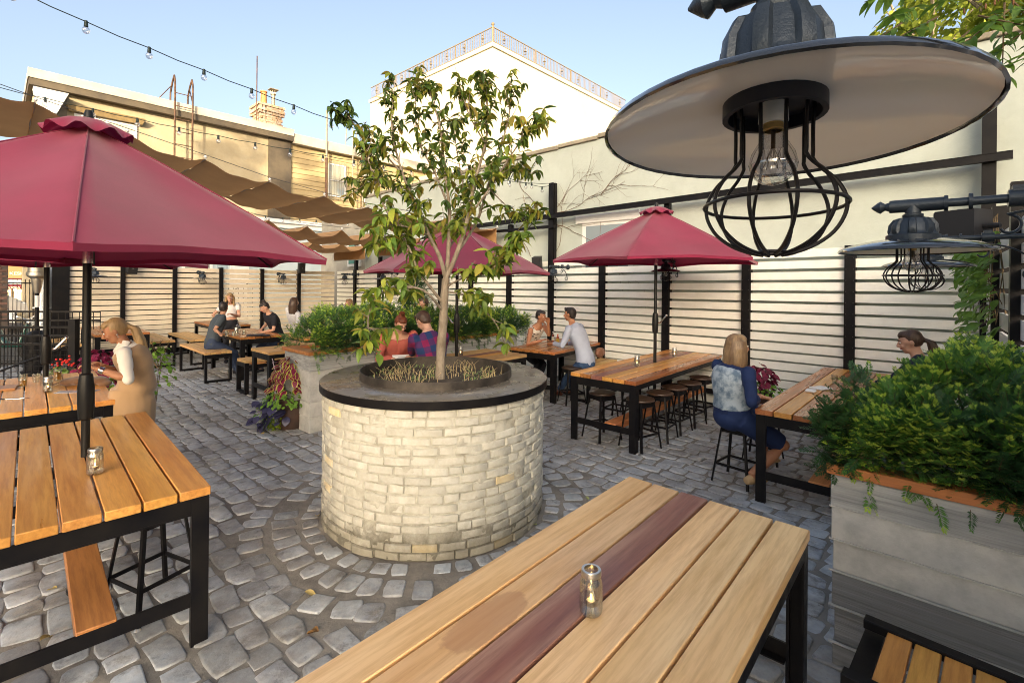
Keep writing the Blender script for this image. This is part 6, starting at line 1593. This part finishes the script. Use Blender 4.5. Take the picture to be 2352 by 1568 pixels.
# ================================================================== THINGS ON THE TABLES
TH_ = .896
m_lid = M('jar_lid', (.55, .53, .5), .3, 1); m_jar = glass_mat('jar_glass', (.93, .95, .93), .14); m_wax = M('wax', (.8, .78, .72), .5, subs=.3); m_tin = M('tin', (.12, .12, .13), .3, 1)
m_flame = M('flame', (1, .6, .2), .5, emit=(1.0, .50, .14), estr=9)
def make_jar():
    t = thing('candle_jar', '', 'jar', group='candle jars on the tables'); r = .041
    q = MB(); q.lathe([(0, .002), (r * .8, .001), (r * .95, .008), (r, .02), (r, .105), (r * .93, .122), (r * .80, .134), (r * .80, .155), (r * .74, .155), (r * .74, .134), (r * .87, .12), (r * .93, .1), (r * .93, .02), (r * .8, .009), (0, .009)], 28); q.build('glass', m_jar, t, True)
    q = MB(); q.lathe([(r * .62, .158), (r * .84, .158), (r * .88, .154), (r * .88, .138), (r * .84, .137)], 28); q.build('lid_ring', m_lid, t, True)
    q = MB(); q.lathe([(0, .03), (.019, .03), (.020, .048), (.017, .048), (.017, .044), (0, .044)], 20); q.build('tealight', m_tin, t, True)
    q = MB(); q.lathe([(0, .045), (.0165, .045)], 16); q.build('wax', m_wax, t)
    q = MB(); q.lathe([(0, .047), (.0035, .052), (.003, .06), (0, .072)], 10); q.build('flame', m_flame, t, True)
    q = MB()
    for sx in (-1, 1): q.tube([(sx * .021, 0, .035), (sx * .022, 0, .09), (sx * .026, 0, .15)], .001, 5)
    q.build('wire', m_tin, t); return t
jr = make_jar(); bpy.context.view_layer.update()
def at(px, py, z):
    a, b = (px - 1176) / 1112, (649 - py) / 1112; c_, s_ = math.cos(R(.6)), math.sin(R(.6)); x, zz = a * c_ - b * s_, a * s_ + b * c_; k = (z - 2.08) / zz; return V3((x * k, k, z))
JL = [((1357, 1406), 'candle jar in the foreground on the pale table beside the purple brown plank'), ((218, 1088), 'candle jar at the foot of the left umbrella pole'), ((1463, 842), 'candle jar near the middle of the reddish table, nearer the camera'),
      ((1549, 820), 'candle jar at the far end of the reddish table'), ((1058, 817), 'candle jar beside the man in plaid on the tan table'), ((1296, 779), 'candle jar between the two guests at the small dark table'),
      ((110, 900), 'lit candle jar standing between the beers on the left'), ((543, 769), 'lit candle jar beside the bottle on the far table')]
for i, ((px, py), lab) in enumerate(JL):
    p_ = at(px, py, TH_)
    if i == 0: jr.location = p_; jr['label'] = lab
    else: copy_thing(jr, p_, i, lab)
q = MB(); q.tube([(0, 0, .0), (.006, 0, .05), (-.006, 0, .1)], [.018, .015, .008], 12, ry=[.004, .004, .003]); tag(q.build('paper_slip', M('paper', (.82, .82, .8), .8), None, True, loc=at(1360, 1402, TH_ + .004)), 'white paper slip curled inside the foreground candle jar', 'paper')
def glass(label, p_, h, r, fill=None, group='drinks'):
    t = thing('drinking_glass', label, 'glass', p_, group=group); q = MB(); q.lathe([(0, .001), (r * .78, .001), (r, h), (r * .95, h), (r * .73, .012), (0, .012)], 24); q.build('glass', m_jar, t, True)
    if fill: q = MB(); q.lathe([(0, .013), (r * .72, .013), (r * (.72 + .2 * fill[1]), h * fill[1]), (0, h * fill[1])], 24); q.build('drink', fill[0], t, True)
    return t
m_beer = M('beer', (.75, .36, .03), .1, 0, trans=.6, ior=1.33); m_foam = M('foam', (.8, .75, .6), .7); m_water = glass_mat('water', (.9, .95, .97), .2)
glass('half full beer glass nearest on the left table', at(52, 888, TH_), .135, .04, (m_beer, .55)); glass('fuller beer glass beside the bottle and the brown bag', at(132, 874, TH_), .135, .04, (m_beer, .75))
glass('small empty glass between the two beers', at(83, 877, TH_), .09, .035); 
def bottle(label, p_, h, r, mat, cap, lab=None):
    t = thing('bottle', label, 'bottle', p_); q = MB(); q.lathe([(0, 0), (r, 0), (r, h * .55), (r * .85, h * .66), (r * .36, h * .76), (r * .34, h * .95), (0, h * .95)], 24); q.build('glass', mat, t, True)
    q = MB(); q.lathe([(0, h), (r * .42, h), (r * .42, h * .9), (0, h * .9)], 16); q.build('cap', cap, t, True)
    if lab: q = MB(); q.lathe([(r + .0008, h * .12), (r + .0008, h * .5)], 24); q.build('label_band', lab, t, True)
    return t
bottle('clear water bottle standing behind the candle jar on the left table', at(106, 884, TH_), .24, .048, m_jar, m_lid)
bottle('clear water bottle among the glasses on the far table', at(547, 762, TH_), .24, .045, m_jar, m_lid)
bottle('tall dark red ketchup bottle with a white cap', at(1270, 784, TH_), .2, .028, M('ketchup', (.16, .012, .008), .15, coat=1), m_white, M('ketchup_label', (.6, .55, .45), .5))
bottle('hot sauce bottle with a yellow label and orange cap', at(1281, 787, TH_), .17, .03, M('hot_sauce', (.35, .05, .01), .15, coat=1), M('orange_cap', (.8, .12, .01), .4), M('yellow_label', (.75, .5, .04), .5, 0, (.3, .2, .03), 60))
glass('left glass with ice on the far table', at(521, 771, TH_), .11, .037, (m_water, .5)); glass('right short glass on the far table', at(536, 772, TH_), .09, .035); glass('glass with a straw near the purse', at(560, 768, TH_), .1, .036, (m_water, .5))
m_ppr = MATS['paper']
def slab(name, label, cat, px, py, w, d, h, rz, mat, bev=.003, z=TH_):
    q = MB(); q.box(-w / 2, -d / 2, 0, w / 2, d / 2, h, bev); o = q.build(name, mat, None, loc=at(px, py, z), rz=rz); return tag(o, label, cat)
slab('menu', 'white laminated menu lying under the brown handbag', 'menu', 178, 899, .36, .12, .004, R(12), M('menu_card', (.55, .6, .75), .2, 0, (.4, .45, .6), 4, coat=1), .001)
slab('tablet', 'dark edged tray at the left edge of the beer table', 'tray', 8, 893, .2, .26, .02, R(40), M('tray_wood', (.4, .2, .09), .4))
slab('phone', 'black phone beside the forearm of the man in charcoal', 'phone', 514, 776, .08, .15, .012, R(60), m_spk)
slab('phone', 'white phone lying near the blue shirted man hand', 'phone', 1296, 790, .07, .14, .012, R(120), m_white)
slab('napkin', 'rolled white napkin near the spotted blouse woman', 'napkin', 1240, 785, .2, .05, .03, R(-15), m_ppr, .012)
slab('plate', 'white dish behind the yew branches on the right table', 'dish', 1885, 893, .2, .15, .02, R(20), m_white, .008)
slab('napkin', 'crumpled white napkin behind the yew branches', 'napkin', 1862, 900, .12, .1, .03, R(50), m_ppr, .012)
glass('small clear glass behind the yew branches on the right table', at(1917, 880, TH_), .1, .035)
q = MB(); q.box(-.15, -.1, 0, .15, .1, .008, .002, Matrix.Rotation(R(24), 4, 'X')); mn = q.build('menu', m_ppr, None, loc=W(925, 824, 7.05), rz=R(14)); tag(mn, 'open white menu held by the red haired woman', 'menu')
for k in range(4): q = MB(); q.box(-.1 + .012 * k, -.06 + .03 * k, .0085, .04 + .01 * k, -.052 + .03 * k, .0092, mtx=Matrix.Rotation(R(24), 4, 'X')); q.build('printed_line', M('ink', (.12, .12, .14), .8), mn)
def fork(label, p_, rz):
    t = thing('fork', label, 'cutlery', p_, rz, 'cutlery'); q = MB(); q.tube([(-.09, 0, .006), (0, 0, .004), (.05, 0, .006)], [.006, .003, .008], 8, ry=[.002] * 3)
    for y in (-.008, -.003, .003, .008): q.tube([(.05, y, .006), (.09, y, .004)], .0012, 5)
    q.build('tines_and_handle', MATS['silver'], t, True); return t
fork('fork lying beside the dark knife at the left table edge', at(40, 917, TH_), R(25)); slab('knife', 'dark handled knife on the left beer table', 'cutlery', 20, 917, .16, .015, .008, R(8), m_spk, .002)
m_bag = M('brown_suede', (.19, .10, .05), .9, 0, (.14, .07, .035), 6, .001, 90, sheen=.3)
def blob(name, label, cat, p_, rz, parts, mat, vox=.012, wr=.006, **kw):
    t = thing(name, label, cat, p_, rz); q = MB()
    for (c, r_) in parts: q.ball(c, r_, 16, 10)
    remeshed(q, 'shell', mat, vox, 3, t, wr, 14); return t
bg_ = blob('handbag', 'brown suede handbag with tassels slumped on the left table', 'handbag', at(190, 884, TH_), R(6), [((-.12, 0, .04), (.1, .09, .045)), ((.0, 0, .05), (.16, .1, .05)), ((.14, .01, .045), (.12, .09, .045)), ((.24, -.02, .02), (.06, .06, .03))], m_bag)
for k in range(6): q = MB(); q.tube([(-.2, -.03 + .008 * k, .04), (-.26 - .01 * k, -.06 + .012 * k, .012), (-.31 - .01 * (k % 3), -.05 + .01 * k, .006)], .005, 5); q.build('tassel', m_bag, bg_)
blob('purse', 'flat black leather purse on the far table', 'purse', at(590, 772, TH_), R(15), [((-.1, 0, .02), (.12, .09, .025)), ((.06, 0, .025), (.16, .09, .03)), ((.18, 0, .02), (.08, .07, .022))], M('black_leather', (.015, .014, .02), .35, coat=.3))
blob('backpack', 'navy and yellow backpack beside the red haired woman', 'backpack', at(885, 835, .63), R(40), [((0, 0, .2), (.16, .12, .2)), ((0, 0, .08), (.17, .13, .09))], M('navy_nylon', (.012, .02, .06), .7), .014)
q = MB(); q.box(-.03, -.16, .02, .05, -.13, .3, .01); q.build('yellow_panel', M('yellow_nylon', (.7, .42, .02), .7), bpy.data.objects['backpack'])
blob('satchel', 'brown leather satchel hanging behind the blue shirted man', 'bag', W(1378, 810, 8.75), R(50), [((0, 0, 0), (.14, .06, .09)), ((0, 0, .04), (.13, .055, .06))], M('satchel_leather', (.22, .10, .06), .45))
# fallen leaves on the paving
mlf = [leaf_mesh(.09, .05, .3, .3, M('fallen_leaf_yellow', (.55, .42, .16), .7, 0, (.4, .3, .1), 20), 'leaf'), leaf_mesh(.1, .055, .5, .5, M('fallen_leaf_brown', (.25, .13, .04), .8), 'leaf'), leaf_mesh(.06, .035, .3, .3, M('fallen_leaf_green', (.3, .33, .12), .7), 'leaf')]
FL = [((700, 1358), 0, 'yellow fallen leaf on the setts left of the brick planter'), ((731, 1450), 1, 'curled brown fallen leaf low in the foreground paving'), ((1268, 1062), 1, 'brown fallen leaf right of the brick planter'), ((1345, 1140), 2, 'greenish leaf on the paving near the far corner of the pale table'),
      ((730, 1185), 0, 'pale leaf close to the left foot of the brick planter'), ((655, 978), 0, 'yellow leaf on the setts below the coleus pot'), ((608, 992), 0, 'small yellow leaf in front of the trailing plants'), ((130, 1350), 0, 'tiny pale leaf under the golden table'), ((92, 1470), 0, 'pale leaf in the shade under the golden table'), ((1233, 1205), 2, 'green yellow leaf at the right foot of the brick planter'), ((1530, 1010), 2, 'small leaf on the setts beside the stools')]
for (px, py), k, lab in FL: o = put('fallen_leaf', mlf[k], None, at(px, py, .022), rot=(.1, .15, px * .7)); tag(o, lab, 'leaf', 'fallen leaves')
for (px, py) in ((124, 1480 - 60),): pass
# ================================================================== UNSEEN BLOCK ADDED BEHIND THE CAMERA (keeps the yard in evening shade)
bb = thing('shade_block', 'brick block added out of view behind the viewer to shade the yard', 'building', (0, -120, 0))
q = MB(); q.box(-26, -14, 0, 13, 0, 34.0); q.build('wall', M('block_brick', (.32, .22, .15), .9, 0, (.25, .16, .11), .3, .004, 8), bb)
q = MB(); q.box(-26.3, -14.3, 34.0, 13.3, .3, 34.8); q.build('parapet', m_fascia, bb)
WM = MB(); WM.box(-.7, 0, -1.0, .7, .06, 1.0); wm = WM.mesh('window', M('block_window', (.12, .15, .18), .15))
for fl in range(9):
    for c_ in range(8): put('window', wm, bb, (-23.5 + c_ * 4.9, 0, 3 + fl * 3.5))
street_tree('tall plane tree behind the viewer that dapples the houses', (-10.5, -7, 0), 16.5, 6.5, 13000, 71, .78, clumps=44, cs=(.05, .13), lf=.2)
